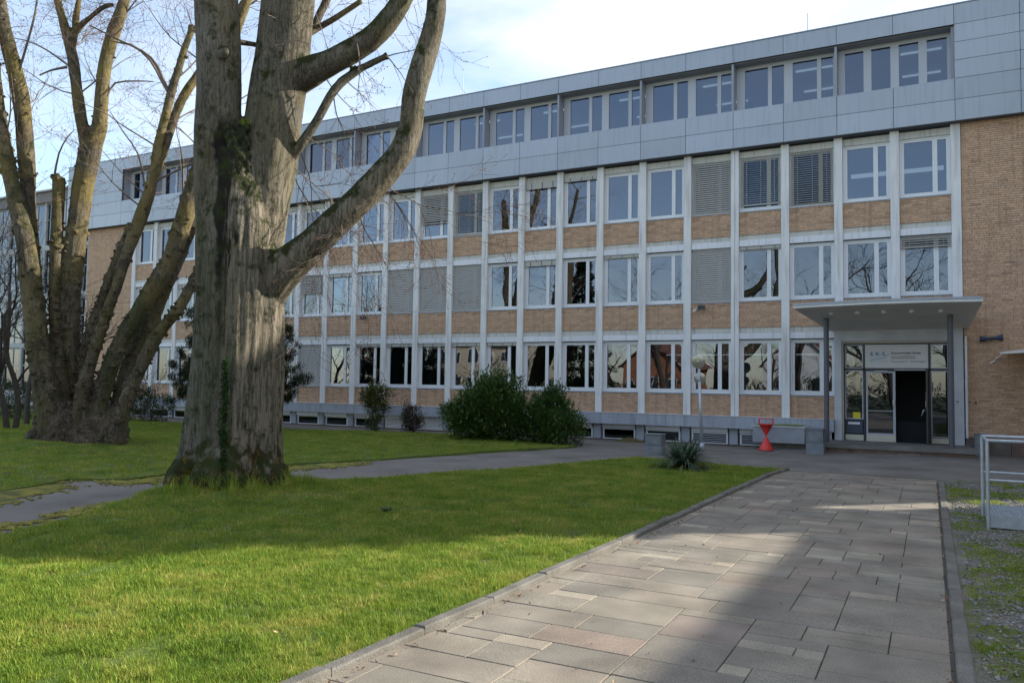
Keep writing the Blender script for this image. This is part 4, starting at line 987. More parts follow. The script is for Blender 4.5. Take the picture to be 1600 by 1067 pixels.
# lamp post
b = gnd(1097, 705); t = thing('lamp_post', 'grey steel lamp post with two round reflector discs in front of the facade', 'lamp post', b)
topz = on_y(1092, 578, b.y).z; s_ = on_y(1092, 578, b.y)
m_disc = mat('pale_reflector', (.48, .46, .38), .3, metal=.7)
q = MB(); q.tube([(0, 0, 0), (s_.x - b.x, 0, topz + .12)], [.052, .042], 14); link('pole', q.mesh('pole', m_steel, True), t, b)
q = MB(); q.tube([(0, 0, 0), (0, 0, .25)], .075, 14); link('base_sleeve', q.mesh('base_sleeve', m_steel, True), t, b)
def disc(px, py, r, dy):
    c = on_y(px, py, b.y + dy); q = MB(); n = 28
    prof = [(0, .0), (r * .15, .004), (r * .6, .012), (r, .03), (r, .04), (r * .6, .03), (0, .02)]
    for i in range(len(prof)):
        rr_, d_ = prof[i]
        for k in range(n): q.v.append((rr_ * math.cos(6.2832 * k / n), d_ - .06, rr_ * math.sin(6.2832 * k / n)))
    for i in range(len(prof) - 1):
        for k in range(n): q.f.append((i * n + k, i * n + (k + 1) % n, (i + 1) * n + (k + 1) % n, (i + 1) * n + k)); q.c.append(None); q.m.append(0)
    o = link('lamp_disc', q.mesh('lamp_disc', m_disc, False), t, c); o.rotation_euler = (.12, 0, .25)
    q = MB(); q.blob((0, 0, 0), .03, 2); link('bulb_holder', q.mesh('bulb_holder', m_steel, True), o, c + Vector((0, -.05, 0)))
    return c
c1 = disc(1091, 565, .205, -.09); c2 = disc(1093.5, 591, .18, .09)
q = MB(); q.box(-.05, .05, -.08, .1, -.05, .05); link('bracket', q.mesh('bracket', m_steel), t, c2 + Vector((0, -.1, 0)))
# railing and platform at the right edge
f0 = gnd(1547, 826, .03)
Yr0 = f0.y; Yr1 = Yr0 + 1.2; Xr = f0.x; Xe = Xr + 3.4
t = thing('metal_platform', 'galvanised platform with tube railing on the slate bed at the right edge', 'platform', (Xr, Yr0, .03))
q = MB(); q.box(Xr + .02, Xe, Yr0, Yr0 + .02, .05, .22); q.box(Xr + .02, Xe, Yr1 - .02, Yr1, .05, .22); q.box(Xr, Xr + .02, Yr0, Yr1, .05, .22); lk('side_plate', q, m_steel, t)
q = MB(); x = Xr + .03
q.box(Xr + .02, Xe, Yr0 + .02, Yr1 - .02, .195, .205)
while x < Xe: q.box(x, x + .012, Yr0 + .02, Yr1 - .02, .205, .222); x += .045
y = Yr0 + .05
while y < Yr1: q.box(Xr + .02, Xe, y, y + .008, .205, .2225); y += .06
lk('grating', q, m_steel, t)
for y in (Yr0 - .03, Yr1 + .03):
    for x in (Xr - .02, Xr + 1.7, Xe - .02):
        q = MB(); q.tube([(x, y, .0), (x, y, 1.24)], .024, 10); lk('post', q, m_steel, t)
    for z in (1.24, .70):
        q = MB(); q.tube([(Xr - .02, y, z), (Xe, y, z)], .022 if z > 1 else .016, 10); lk('rail', q, m_steel, t)
q = MB(); q.tube([(Xr - .02, Yr0 - .03, 1.24), (Xr - .02, Yr1 + .03, 1.24)], .022, 10); lk('rail', q, m_steel, t)
# yucca
m_yuc = grass_mat('yucca_leaf', (.055, .085, .05), (.075, .115, .065), (.11, .15, .085))
b = gnd(1070, 737); b.z = lawnz(b.x, b.y)
V = []; Fc = []; C = []
for i in range(300):
    a = random.uniform(0, 6.28); el = random.uniform(.08, 1.1); Ln = random.uniform(.66, 1.02); wd = .017; d = Vector((math.cos(a) * math.cos(el), math.sin(a) * math.cos(el), math.sin(el))); sx = Vector((-math.sin(a), math.cos(a), 0))
    o = len(V); p_ = Vector((0, 0, .05)) + d * .04 + Vector((random.uniform(-.08, .08), random.uniform(-.08, .08), 0)); n_ = 5
    for k in range(n_ + 1):
        s = k / n_; w_ = wd * (.75 + 1.0 * s) * (1 - s ** 3) + .001; dd = d.copy(); dd.z -= .45 * s * s * (1.2 - el * .7); q_ = p_ + dd * Ln * s
        V += [tuple(q_ - sx * w_), tuple(q_ + sx * w_ )]
    kk = random.uniform(.7, 1.35); c = (kk * .95, kk, kk * 1.05)
    if el < .35 and random.random() < .4: c = (2.2, 1.5, 1.3)
    C += [c] * (2 * (n_ + 1))
    for k in range(n_): Fc.append((o + 2 * k, o + 2 * k + 1, o + 2 * k + 3, o + 2 * k + 2))
t = thing('yucca', 'spiky dark green yucca growing at the far end of the near lawn', 'plant', b)
link('leaf_rosette', np_mesh('leaf_rosette', np.array(V), np.array(Fc), m_yuc, cols=np.array(C)), t, b, kind='stuff')
q = MB(); q.tube([(0, 0, -.05), (0, 0, .12)], [.09, .06], 8); link('stem', q.mesh('stem', m_wood), t, b)
# pile of leaves, broadleaf weed, litter on the asphalt
b = gnd(985, 690); q = MB()
n1, n2 = 24, 8; V = []
for i in range(n2 + 1):
    for k in range(n1):
        r = i / n2; a = 6.283 * k / n1; x = .55 * r * math.cos(a); y = .3 * r * math.sin(a); V.append((x, y, .15 * (1 - r ** 1.5) + .03 * noise.noise(Vector((x * 9, y * 9, 1)))))
q.add(V, [(i * n1 + k, i * n1 + (k + 1) % n1, (i + 1) * n1 + (k + 1) % n1, (i + 1) * n1 + k) for i in range(n2) for k in range(n1)])
m_litter = ramp_mat('leaf_litter', [(.3, (.05, .035, .015)), (.5, (.10, .08, .03)), (.7, (.13, .12, .04))], 14, bump=1, bump_s=50)
tag(link('leaf_pile', q.mesh('leaf_pile', m_litter, True), None, b, kind='stuff'), 'low brown heap of leaves against the plinth behind the yucca', 'leaf pile')
m_weed = grass_mat('weed_leaf', (.07, .12, .05), (.09, .15, .06), (.12, .18, .08))
b = gnd(602, 800, .07); b.z = lawnz(b.x, b.y) + .01; V = []; Fc = []; C = []
for i in range(12):
    a = random.uniform(0, 6.28); L_ = random.uniform(.07, .13); o = len(V); c, s = math.cos(a), math.sin(a)
    for (u, v, z) in ((0, 0, .02), (.5, -.28, .07), (1, 0, .05), (.5, .28, .07)): V.append((L_ * (u * c - v * s), L_ * (u * s + v * c), z + random.uniform(0, .03)))
    Fc += [(o, o + 1, o + 2), (o, o + 2, o + 3)]; C += [(1.1,) * 3] * 4
tag(link('weed', np_mesh('weed', np.array(V), np.array(Fc), m_weed, cols=np.array(C)), None, b, kind='stuff'), 'small broadleaf weed in the lawn right of the thick trunk', 'weed')
q = MB(); b = gnd(1420, 716.5); b.z = bumpz(b.x, b.y) + .008; q.box(-.28, .28, -.09, .09, 0, .004)
tag(link('paint_patch', q.mesh('paint_patch', m_paper), None, b), 'small white paint patch on the asphalt in front of the entrance', 'paint patch')
a_ = gnd(1188, 713); c_ = gnd(1250, 699); q = MB(); d = (c_ - a_).normalized(); n__ = Vector((-d.y, d.x, 0)) * .03
V = []; 
for i in range(9):
    p_ = a_.lerp(c_, i / 8); z = bumpz(p_.x, p_.y) + .006; V += [(p_.x - n__.x, p_.y - n__.y, z), (p_.x + n__.x, p_.y + n__.y, z)]
q.add(V, [(2 * i, 2 * i + 1, 2 * i + 3, 2 * i + 2) for i in range(8)])
link('asphalt_seam', q.mesh('asphalt_seam', mat('pale_seam', (.22, .215, .20), .9, noise_s=8, noise_a=.3)), None, (0, 0, 0), kind='structure')

# ================================================================== trees
def bark(name, stops, streak=(7, 7, .9), moss=0.3, lichen=0.0, pale=.35, top_moss=1.0, fiss=1.0, stain=None):
    m = bpy.data.materials.new(name); m.use_nodes = True; n = m.node_tree; b = n.nodes['Principled BSDF']; b.inputs['Roughness'].default_value = .92; b.inputs['Specular IOR Level'].default_value = .15
    g = N(n, 'ShaderNodeNewGeometry'); lk = n.links.new
    def tex(scale, sc, det=6, dist=0, rough=.6):
        mp = N(n, 'ShaderNodeMapping'); mp.inputs['Scale'].default_value = sc; t = N(n, 'ShaderNodeTexNoise'); t.inputs['Scale'].default_value = scale; t.inputs['Detail'].default_value = det
        t.inputs['Distortion'].default_value = dist; t.inputs['Roughness'].default_value = rough; lk(g.outputs['Position'], mp.inputs[0]); lk(mp.outputs[0], t.inputs[0]); return t.outputs[0]
    def rng(v, a, b_, c=0, d=1):
        h = N(n, 'ShaderNodeMapRange'); h.inputs[1].default_value = a; h.inputs[2].default_value = b_; h.inputs[3].default_value = c; h.inputs[4].default_value = d; lk(v, h.inputs[0]); return h.outputs[0]
    def mix(f, a, c):
        x = N(n, 'ShaderNodeMixRGB'); lk(f, x.inputs[0]); lk(a, x.inputs[1])
        if isinstance(c, tuple): x.inputs[2].default_value = (*c, 1)
        else: lk(c, x.inputs[2])
        return x.outputs[0]
    def mul(a, c):
        x = N(n, 'ShaderNodeMath', operation='MULTIPLY'); lk(a, x.inputs[0])
        if isinstance(c, (int, float)): x.inputs[1].default_value = c
        else: lk(c, x.inputs[1])
        return x.outputs[0]
    t = tex(1.6, (1, 1, .5), 8, .4)
    r = N(n, 'ShaderNodeValToRGB'); el = r.color_ramp.elements
    while len(el) < len(stops): el.new(.5)
    for e, (p, c) in zip(el, stops): e.position = p; e.color = (*c, 1)
    lk(t, r.inputs[0]); cur = r.outputs[0]
    st = tex(1.0, streak, 8, 1.2, .7)                # fissures along the trunk
    cur = mix(mul(rng(st, .53, .60), pale), cur, (.22, .185, .13))
    cur = mix(mul(rng(st, .47, .41), .75 * fiss), cur, (.035, .03, .022))
    fn = tex(1.0, (30, 30, 5), 6, .8, .7); cur = mix(mul(rng(fn, .47, .40), .8), cur, (.03, .026, .019)); cur = mix(mul(rng(fn, .56, .64), .45), cur, (.23, .20, .15))
    spk = tex(38, (1, 1, .45), 3); cur = mix(mul(rng(spk, .58, .66), .35), cur, (.26, .23, .16)); cur = mix(mul(rng(spk, .42, .34), .55), cur, (.03, .028, .02))
    if lichen:
        l = tex(1.1, (1, 1, .6), 6, .5); sp = N(n, 'ShaderNodeSeparateXYZ'); lk(g.outputs['Position'], sp.inputs[0])
        cur = mix(mul(mul(rng(l, .42, .6), rng(sp.outputs[2], 1.5, 6.5, .25, 1)), lichen), cur, (.19, .15, .05))
    if stain:      # wet dark band running down from the fork, and moss at the foot
        def dotv(vec, off):
            d = N(n, 'ShaderNodeVectorMath', operation='DOT_PRODUCT'); d.inputs[1].default_value = vec; lk(g.outputs['Position'], d.inputs[0]); a = N(n, 'ShaderNodeMath', operation='ADD'); lk(d.outputs['Value'], a.inputs[0]); a.inputs[1].default_value = off; return a.outputs[0]
        lat = dotv((.884, .468, 0), -stain['lat']); sp = N(n, 'ShaderNodeSeparateXYZ'); lk(g.outputs['Position'], sp.inputs[0]); zz = sp.outputs[2]
        wob = tex(1.8, (1, 1, 1), 6); wv = N(n, 'ShaderNodeMath', operation='ADD'); lk(lat, wv.inputs[0]); lk(rng(wob, .3, .7, -.12, .12), wv.inputs[1]); ab = N(n, 'ShaderNodeMath', operation='ABSOLUTE'); lk(wv.outputs[0], ab.inputs[0])
        half = rng(zz, 2.2, 5.9, .03, .27); sb = N(n, 'ShaderNodeMath', operation='SUBTRACT'); lk(half, sb.inputs[0]); lk(ab.outputs[0], sb.inputs[1])
        frontm = rng(dotv((-.468, .882, 0), -stain['dep']), -.28, -.12, 1, 0)
        band = mul(mul(mul(rng(sb.outputs[0], -.01, .05), rng(zz, 1.6, 3.6)), rng(zz, 6.25, 6.0)), frontm)
        cur = mix(mul(band, .95), cur, (.012, .011, .009))
        pl = mul(mul(rng(lat, -.02, .12), rng(st, .49, .53)), rng(zz, 6.0, 5.0)); cur = mix(mul(pl, .6), cur, (.26, .22, .165))
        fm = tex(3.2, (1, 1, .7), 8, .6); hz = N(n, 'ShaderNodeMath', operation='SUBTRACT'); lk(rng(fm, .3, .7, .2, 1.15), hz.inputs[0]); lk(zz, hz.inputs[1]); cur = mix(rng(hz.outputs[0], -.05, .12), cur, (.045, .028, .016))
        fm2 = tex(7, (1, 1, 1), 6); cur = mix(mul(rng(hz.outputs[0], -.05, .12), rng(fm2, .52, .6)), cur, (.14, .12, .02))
    sx = N(n, 'ShaderNodeSeparateXYZ'); lk(g.outputs['Normal'], sx.inputs[0])
    tm = tex(5, (1, 1, 1), 8); add = N(n, 'ShaderNodeMath', operation='ADD'); lk(sx.outputs[2], add.inputs[0]); lk(rng(tm, .3, .7, -.5, .5), add.inputs[1])
    cur = mix(mul(rng(add.outputs[0], .08, .42), top_moss), cur, (.028, .035, .010))
    if moss:
        mo = tex(.9, (1, 1, .35), 8, .8); cur = mix(mul(rng(mo, .56, .66), moss), cur, (.05, .07, .018))
    lk(cur, b.inputs['Base Color'])
    bp = N(n, 'ShaderNodeBump'); bp.inputs['Strength'].default_value = .9; bp.inputs['Distance'].default_value = .03
    ad = N(n, 'ShaderNodeMath', operation='ADD'); lk(mul(st, 1.2), ad.inputs[0]); a3 = N(n, 'ShaderNodeMath', operation='ADD'); lk(mul(spk, .4), a3.inputs[0]); lk(mul(fn, .9), a3.inputs[1]); lk(a3.outputs[0], ad.inputs[1])
    lk(ad.outputs[0], bp.inputs['Height']); lk(bp.outputs[0], b.inputs['Normal']); return m
_c = at(372, 300, 13.0); STN = dict(lat=_c.x * .884 + _c.y * .468, dep=-_c.x * .468 + _c.y * .882)
m_bark1 = bark('grey_fissured_bark', [(.35, (.075, .068, .052)), (.48, (.115, .106, .083)), (.6, (.14, .128, .103)), (.7, (.18, .168, .14))], streak=(13, 13, 1.1), moss=.3, pale=.4, lichen=.22, fiss=.4, stain=STN)
m_bark2 = bark('yellow_lichen_bark', [(.35, (.045, .038, .027)), (.5, (.095, .08, .058)), (.65, (.16, .135, .10))], streak=(7, 7, 3), moss=.5, lichen=.75, pale=.35, top_moss=.7, fiss=.7)
m_burl = bark('burl_bark', [(.35, (.03, .019, .014)), (.5, (.085, .056, .043)), (.65, (.20, .15, .125))], streak=(9, 9, 9), moss=.35, lichen=.05, pale=.3, top_moss=.3)
m_darkbark = mat('dark_bark', (.055, .045, .035), .9, noise_s=8, noise_a=.3)
m_twig = mat('twig', (.13, .10, .075), .8, noise_s=6, noise_a=.2)
m_twigd = mat('twig_dark', (.045, .036, .03), .8)
m_bud = mat('pink_bud', (.26, .07, .055), .6)
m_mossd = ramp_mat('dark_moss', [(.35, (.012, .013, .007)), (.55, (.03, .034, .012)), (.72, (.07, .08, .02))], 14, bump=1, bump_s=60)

def limb(mb, pts, depth, n=14, jit=.0):
    """pts: (px, py, half width in px, depth offset m)"""
    P = []; R = []
    fine = []
    for i in range(len(pts) - 1):      # catmull-rom
        p0 = pts[max(i - 1, 0)]; p1 = pts[i]; p2 = pts[i + 1]; p3 = pts[min(i + 2, len(pts) - 1)]
        k = max(2, int(math.hypot(p2[0] - p1[0], p2[1] - p1[1]) / 14))
        for j in range(k):
            t = j / k; fine.append([.5 * (2 * p1[c] + (p2[c] - p0[c]) * t + (2 * p0[c] - 5 * p1[c] + 4 * p2[c] - p3[c]) * t * t + (3 * p1[c] - p0[c] - 3 * p2[c] + p3[c]) * t ** 3) for c in range(4)])
    fine.append(list(pts[-1]))
    for px, py, hw, off in fine:
        P.append(at(px, py, depth + off)); R.append(hw / F_ * (depth + off))
    if mb is not None: mb.tube(P, R, n)
    return P, R
def remesh(mb, voxel, rough=.0, rs=3.0, seed=0, smooth_it=2):
    me = mb.mesh('tmp', m_wood); o = bpy.data.objects.new('tmp', me); COL.objects.link(o)
    md = o.modifiers.new('r', 'REMESH'); md.mode = 'VOXEL'; md.voxel_size = voxel
    md = o.modifiers.new('s', 'SMOOTH'); md.iterations = smooth_it; md.factor = .5
    dg = bpy.context.evaluated_depsgraph_get(); e = o.evaluated_get(dg); m2 = bpy.data.meshes.new_from_object(e); bpy.data.objects.remove(o)
    n = len(m2.vertices); co = np.zeros(n * 3, np.float32); m2.vertices.foreach_get('co', co); no = np.zeros(n * 3, np.float32); m2.vertices.foreach_get('normal', no)
    co = co.reshape(-1, 3); no = no.reshape(-1, 3)
    if rough: 
        d = np.array([noise.fractal(Vector((x * rs + seed, y * rs, z * rs * .3)), 1.0, 2.1, 4) for x, y, z in co]); co = co + no * (d * rough)[:, None]
    m2.vertices.foreach_set('co', co.ravel().astype(np.float32)); m2.polygons.foreach_set('use_smooth', np.ones(len(m2.polygons), bool)); m2.update(); return m2
def finish(name, me, m, parent, **k):
    me.name = name; me.materials.clear(); me.materials.append(m); return link(name, me, parent, (0, 0, 0), **k)

# fine twigs -----------------------------------------------------------------
def grow(mb, buds, p, d, L_, r, depth, droop=0.0, curl=.5, seg=.12, spread=.7, prob=.55):
    pts = [p.copy()]; rad = [r]; n = max(3, int(L_ / seg)); q_ = p.copy(); d = d.normalized()
    for i in range(n):
        d = (d + Vector((random.gauss(0, 1), random.gauss(0, 1), random.gauss(0, 1))) * .12 * curl + Vector((0, 0, -droop * .05 + .03))).normalized()
        q_ = q_ + d * (L_ / n); pts.append(q_.copy()); rad.append(max(.0022, r * (1 - .75 * (i + 1) / n)))
        if depth > 0 and i > 0 and random.random() < prob:
            a = Vector((random.gauss(0, 1), random.gauss(0, 1), random.gauss(0, 1))); a = (a - d * a.dot(d)).normalized()
            grow(mb, buds, q_.copy(), (d + a * spread * random.uniform(.7, 1.5)), L_ * random.uniform(.3, .6), max(.0022, rad[-1] * .65), depth - 1, droop, curl, seg * .8, spread, prob)
        if depth <= 1 and buds is not None and random.random() < .35: buds.append(q_ + Vector((random.uniform(-.01, .01), random.uniform(-.01, .01), 0)))
    if buds is not None: buds.append(q_.copy())
    mb.tube(pts, rad, 3, caps=False)
def bud_mesh(buds, s=.011):
    q = MB()
    for p in buds:
        s_ = s * random.uniform(.6, 1.3); x, y, z = p
        q.add([(x - s_ * .6, y, z), (x + s_ * .6, y, z), (x, y - s_ * .6, z), (x, y + s_ * .6, z), (x, y, z + s_ * 1.3), (x, y, z - s_)], [(0, 2, 4), (2, 1, 4), (1, 3, 4), (3, 0, 4), (2, 0, 5), (1, 2, 5), (3, 1, 5), (0, 3, 5)])
    return q

# ---- the thick foreground tree
D1 = 13.0
t1 = thing('thick_trunk_tree', 'thick grey forked tree on the near lawn with one great limb sweeping right', 'tree', (TREE.x, TREE.y, .2))
mb = MB()
limb(mb, [(362, 800, 92, 0), (361, 778, 88, 0), (359, 755, 81, 0), (360, 725, 77, 0), (362, 690, 74.5, 0), (366, 640, 70.5, 0), (371, 580, 68, 0), (374, 520, 66.5, 0), (376, 460, 65.5, 0), (374, 400, 64, 0), (372, 340, 60, 0), (370, 290, 52, 0), (372, 240, 40, 0)], D1, 24)
limb(mb, [(350, 420, 40, 0), (344, 330, 38, -.05), (341, 250, 36, -.05), (341, 190, 35, 0), (342, 130, 34, 0), (341, 60, 34, 0), (338, 0, 33, 0), (334, -70, 31, 0), (330, -180, 28, .1)], D1, 18)
limb(mb, [(398, 420, 42, .1), (408, 330, 42, .1), (420, 250, 44, .15), (427, 190, 43, .2), (436, 130, 43, .25), (443, 80, 41, .3), (448, 30, 40, .3), (453, -20, 39, .3), (460, -110, 34, .3), (472, -220, 26, .3)], D1, 18)
limb(mb, [(455, 130, 26, .2), (490, 110, 23, .1), (512, 100, 20, .05), (542, 84, 19, 0), (576, 64, 18, 0), (602, 38, 17, 0), (625, 6, 16, 0), (638, -30, 15, .1), (644, -100, 13, .2), (650, -200, 9, .3)], D1, 14)
limb(mb, [(405, 480, 30, .1), (430, 440, 30, -.1), (450, 414, 29, -.2), (482, 388, 25.5, -.3), (520, 352, 23, -.4), (560, 314, 22, -.4), (597, 275, 21.5, -.4), (628, 236, 20.5, -.4), (643, 195, 19.5, -.3), (646, 158, 19, -.3), (657, 115, 18.5, -.3), (670, 72, 17.5, -.2), (680, 30, 16, -.2), (683, -20, 15, -.1), (682, -100, 13, 0), (676, -200, 9, .2)], D1, 14)
limb(mb, [(432, 275, 9, .2), (447, 258, 8.4, .1), (473, 222, 7.6, 0), (496, 188, 7.4, 0), (515, 152, 7, 0), (534, 128, 7, .05), (565, 107, 5.8, .1), (600, 90, 5, .1), (604, 88, 6.5, .1), (606, 87, 6.2, .1)], D1, 10)
# root flares
for a, ln, rr in ((-2.7, .75, .22), (-1.9, .6, .2), (-.9, .8, .22), (.1, .85, .2), (1.2, .6, .2), (2.3, .6, .2), (-1.3, .5, .18)):
    c = Vector((TREE.x, TREE.y, 0)); d = Vector((math.cos(a), math.sin(a), 0)); mb.tube([c + d * .35 + Vector((0, 0, 1.1)), c + d * .62 + Vector((0, 0, .55)), c + d * .86 + Vector((0, 0, .28)), c + d * (.86 + ln * .2) + Vector((0, 0, .10)), c + d * (.84 + ln * .45) + Vector((0, 0, -.02))], [.30, rr * 1.2, rr, rr * .6, .05], 10)
    
for _ in range(60):
    a = random.uniform(0, 6.28); z = random.uniform(.1, .5); r = .96 - .3 * (z - .1); mb.blob((TREE.x + r * math.cos(a), TREE.y + r * math.sin(a), z), random.uniform(.05, .10), 1)
c = at(348, 83, D1 - .34); mb.blob(c, .13, 2, (1, .6, .8))
me = remesh(mb, .026, .016, 2.6)
# vertical flutes on the lower trunk
n = len(me.vertices); co = np.zeros(n * 3, np.float32); me.vertices.foreach_get('co', co); co = co.reshape(-1, 3)
dx = co[:, 0] - TREE.x; dy = co[:, 1] - TREE.y; r = np.hypot(dx, dy); ang = np.arctan2(dy, dx)
k = (co[:, 2] < 5.2) & (r < 1.6); fade = np.clip((5.2 - co[:, 2]) / 1.5, 0, 1) * k
fl = .020 * np.sin(ang * 9 + np.sin(co[:, 2] * 1.1) * .6) + .014 * np.sin(ang * 17 + co[:, 2] * .5 + np.sin(co[:, 2] * 3.1) * .4) + .010 * np.sin(ang * 31 + np.sin(co[:, 2] * 4) * .5)
co[:, 0] += dx / np.maximum(r, .01) * fl * fade; co[:, 1] += dy / np.maximum(r, .01) * fl * fade; me.vertices.foreach_set('co', co.ravel()); me.update()
finish('trunk', me, m_bark1, t1)
# dark mossy cleft below the fork, and moss at the foot
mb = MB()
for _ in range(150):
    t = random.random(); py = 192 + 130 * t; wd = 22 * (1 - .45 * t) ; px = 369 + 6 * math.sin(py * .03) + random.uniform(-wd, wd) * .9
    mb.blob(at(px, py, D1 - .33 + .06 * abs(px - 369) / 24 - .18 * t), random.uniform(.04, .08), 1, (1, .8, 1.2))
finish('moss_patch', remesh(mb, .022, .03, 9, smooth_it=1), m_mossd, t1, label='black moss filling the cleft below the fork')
# ivy
m_ivy = grass_mat('ivy_leaf', (.02, .05, .012), (.03, .075, .018), (.05, .10, .025))
def leaf_mesh(name, P, Dr, L_, Wd, m, cols, fold=.25):
    n = len(P); up = np.tile(np.array([0, 0, 1.0]), (n, 1)); Dr = Dr / np.linalg.norm(Dr, axis=1, keepdims=True)
    sd_ = np.cross(Dr, up) + RNG.normal(0, .25, (n, 3)); sd_ /= np.linalg.norm(sd_, axis=1, keepdims=True); nr = np.cross(sd_, Dr); L_ = np.asarray(L_).reshape(-1, 1); Wd = np.asarray(Wd).reshape(-1, 1)
    V = np.stack([P, P + Dr * L_ * .5 - sd_ * Wd * .5 + nr * Wd * fold, P + Dr * L_, P + Dr * L_ * .5 + sd_ * Wd * .5 + nr * Wd * fold], 1).reshape(-1, 3)
    i = np.arange(n) * 4; Fc = np.concatenate([np.stack([i, i + 1, i + 2], 1), np.stack([i, i + 2, i + 3], 1)]); return np_mesh(name, V, Fc, m, cols=np.repeat(cols, 4, axis=0))
P = []
for _ in range(900):
    py = random.uniform(560, 745); wd = 7 * (1 - abs(py - 650) / 140); P.append(at(353 - (py - 560) * .02 + random.gauss(0, max(2, wd)) * .6, py, D1 - .79 - (.18 if py > 700 else 0) * (py - 700) / 45 + random.uniform(-.03, .02)))
P = np.array(P); n = len(P); Dr = RNG.normal(0, 1, (n, 3)); Dr[:, 2] -= .8; Dr[:, 1] -= .6; k = RNG.uniform(.6, 1.4, n)
link('ivy', leaf_mesh('ivy', P, Dr, RNG.uniform(.03, .055, n), RNG.uniform(.03, .05, n), m_ivy, np.stack([k, k, k], 1)), t1, (0, 0, 0), kind='stuff')
# grass tuft in the fork
V = at(388, 193, D1 - .35); scatter('fork_grass', [V + Vector((random.uniform(-.15, .15), random.uniform(-.1, .1), random.uniform(-.05, .03))) for _ in range(12)], RNG.uniform(.2, .45, 12), tufts_long, label='small grass tuft growing in the fork of the thick trunk', cat='grass')
# twigs of this tree
random.seed(21); mb = MB(); buds = []
def R3(px, py, off=0): return at(px, py, D1 + off)
for (px, py, dx, dz, L_) in ((460, 262, .6, -.5, 2.6), (455, 270, .5, -1, 1.9), (470, 240, .3, -.6, 2.2), (604, 88, 1, -.6, 1.0), (606, 88, 1, .3, .9), (560, 110, .2, 1, .8), (540, 125, .6, -.5, 1.1), (520, 150, .3, -.9, 1.2), (480, 215, .4, -.3, 1.2),
                            (500, 110, .4, -.8, 1.2), (560, 75, .3, -.8, 1.2), (520, 95, -.1, 1, 1.0), (600, 40, .5, .6, .8), (590, 285, .9, -.4, 2.2), (560, 330, .8, -1.1, 1.6), (600, 290, .5, -.8, 1.8), (620, 245, -.5, .4, .8), (530, 345, -.4, .9, 1.0)):
    grow(mb, buds, R3(px, py, random.uniform(-.3, .3)), Vector((dx, random.uniform(-.5, .5), dz)), L_, .012, 3, droop=1.0, curl=.9)
for px in range(300, 700, 18):
    for _ in range(2): grow(mb, buds, R3(px + random.uniform(-10, 10), random.uniform(-30, 40), random.uniform(-.5, 1.2)), Vector((random.uniform(-.7, .7), random.uniform(-.5, .5), random.uniform(-1, .2))), random.uniform(.5, 1.0), .006, 2, droop=1, curl=1.1)
finish('twigs', mb.mesh('twigs', m_twig), m_twig, t1, kind='stuff'); link('buds', bud_mesh(buds).mesh('buds', m_bud), t1, (0, 0, 0), kind='stuff')
# thin branches seen behind the fork
mb = MB()
limb(mb, [(488, 50, 6, .9), (500, 22, 6, 1.0), (515, -10, 6, 1.1), (528, -60, 5, 1.1)], D1, 8); limb(mb, [(470, 62, 5, .5), (492, 47, 5, .8), (522, 30, 4.5, .8), (560, 5, 4, .8), (564, 2, 4.5, .8)], D1, 8)
limb(mb, [(345, 62, 4, .8), (372, 66, 4.5, .9), (392, 69, 4, 1), (420, 74, 4, .8)], D1, 8); limb(mb, [(362, 80, 6, 1.5), (372, 40, 7, 1.6), (386, 0, 7, 1.7), (394, -60, 6, 1.7)], D1, 8)
finish('branch', mb.mesh('branch', m_bark2, True), m_bark2, t1)

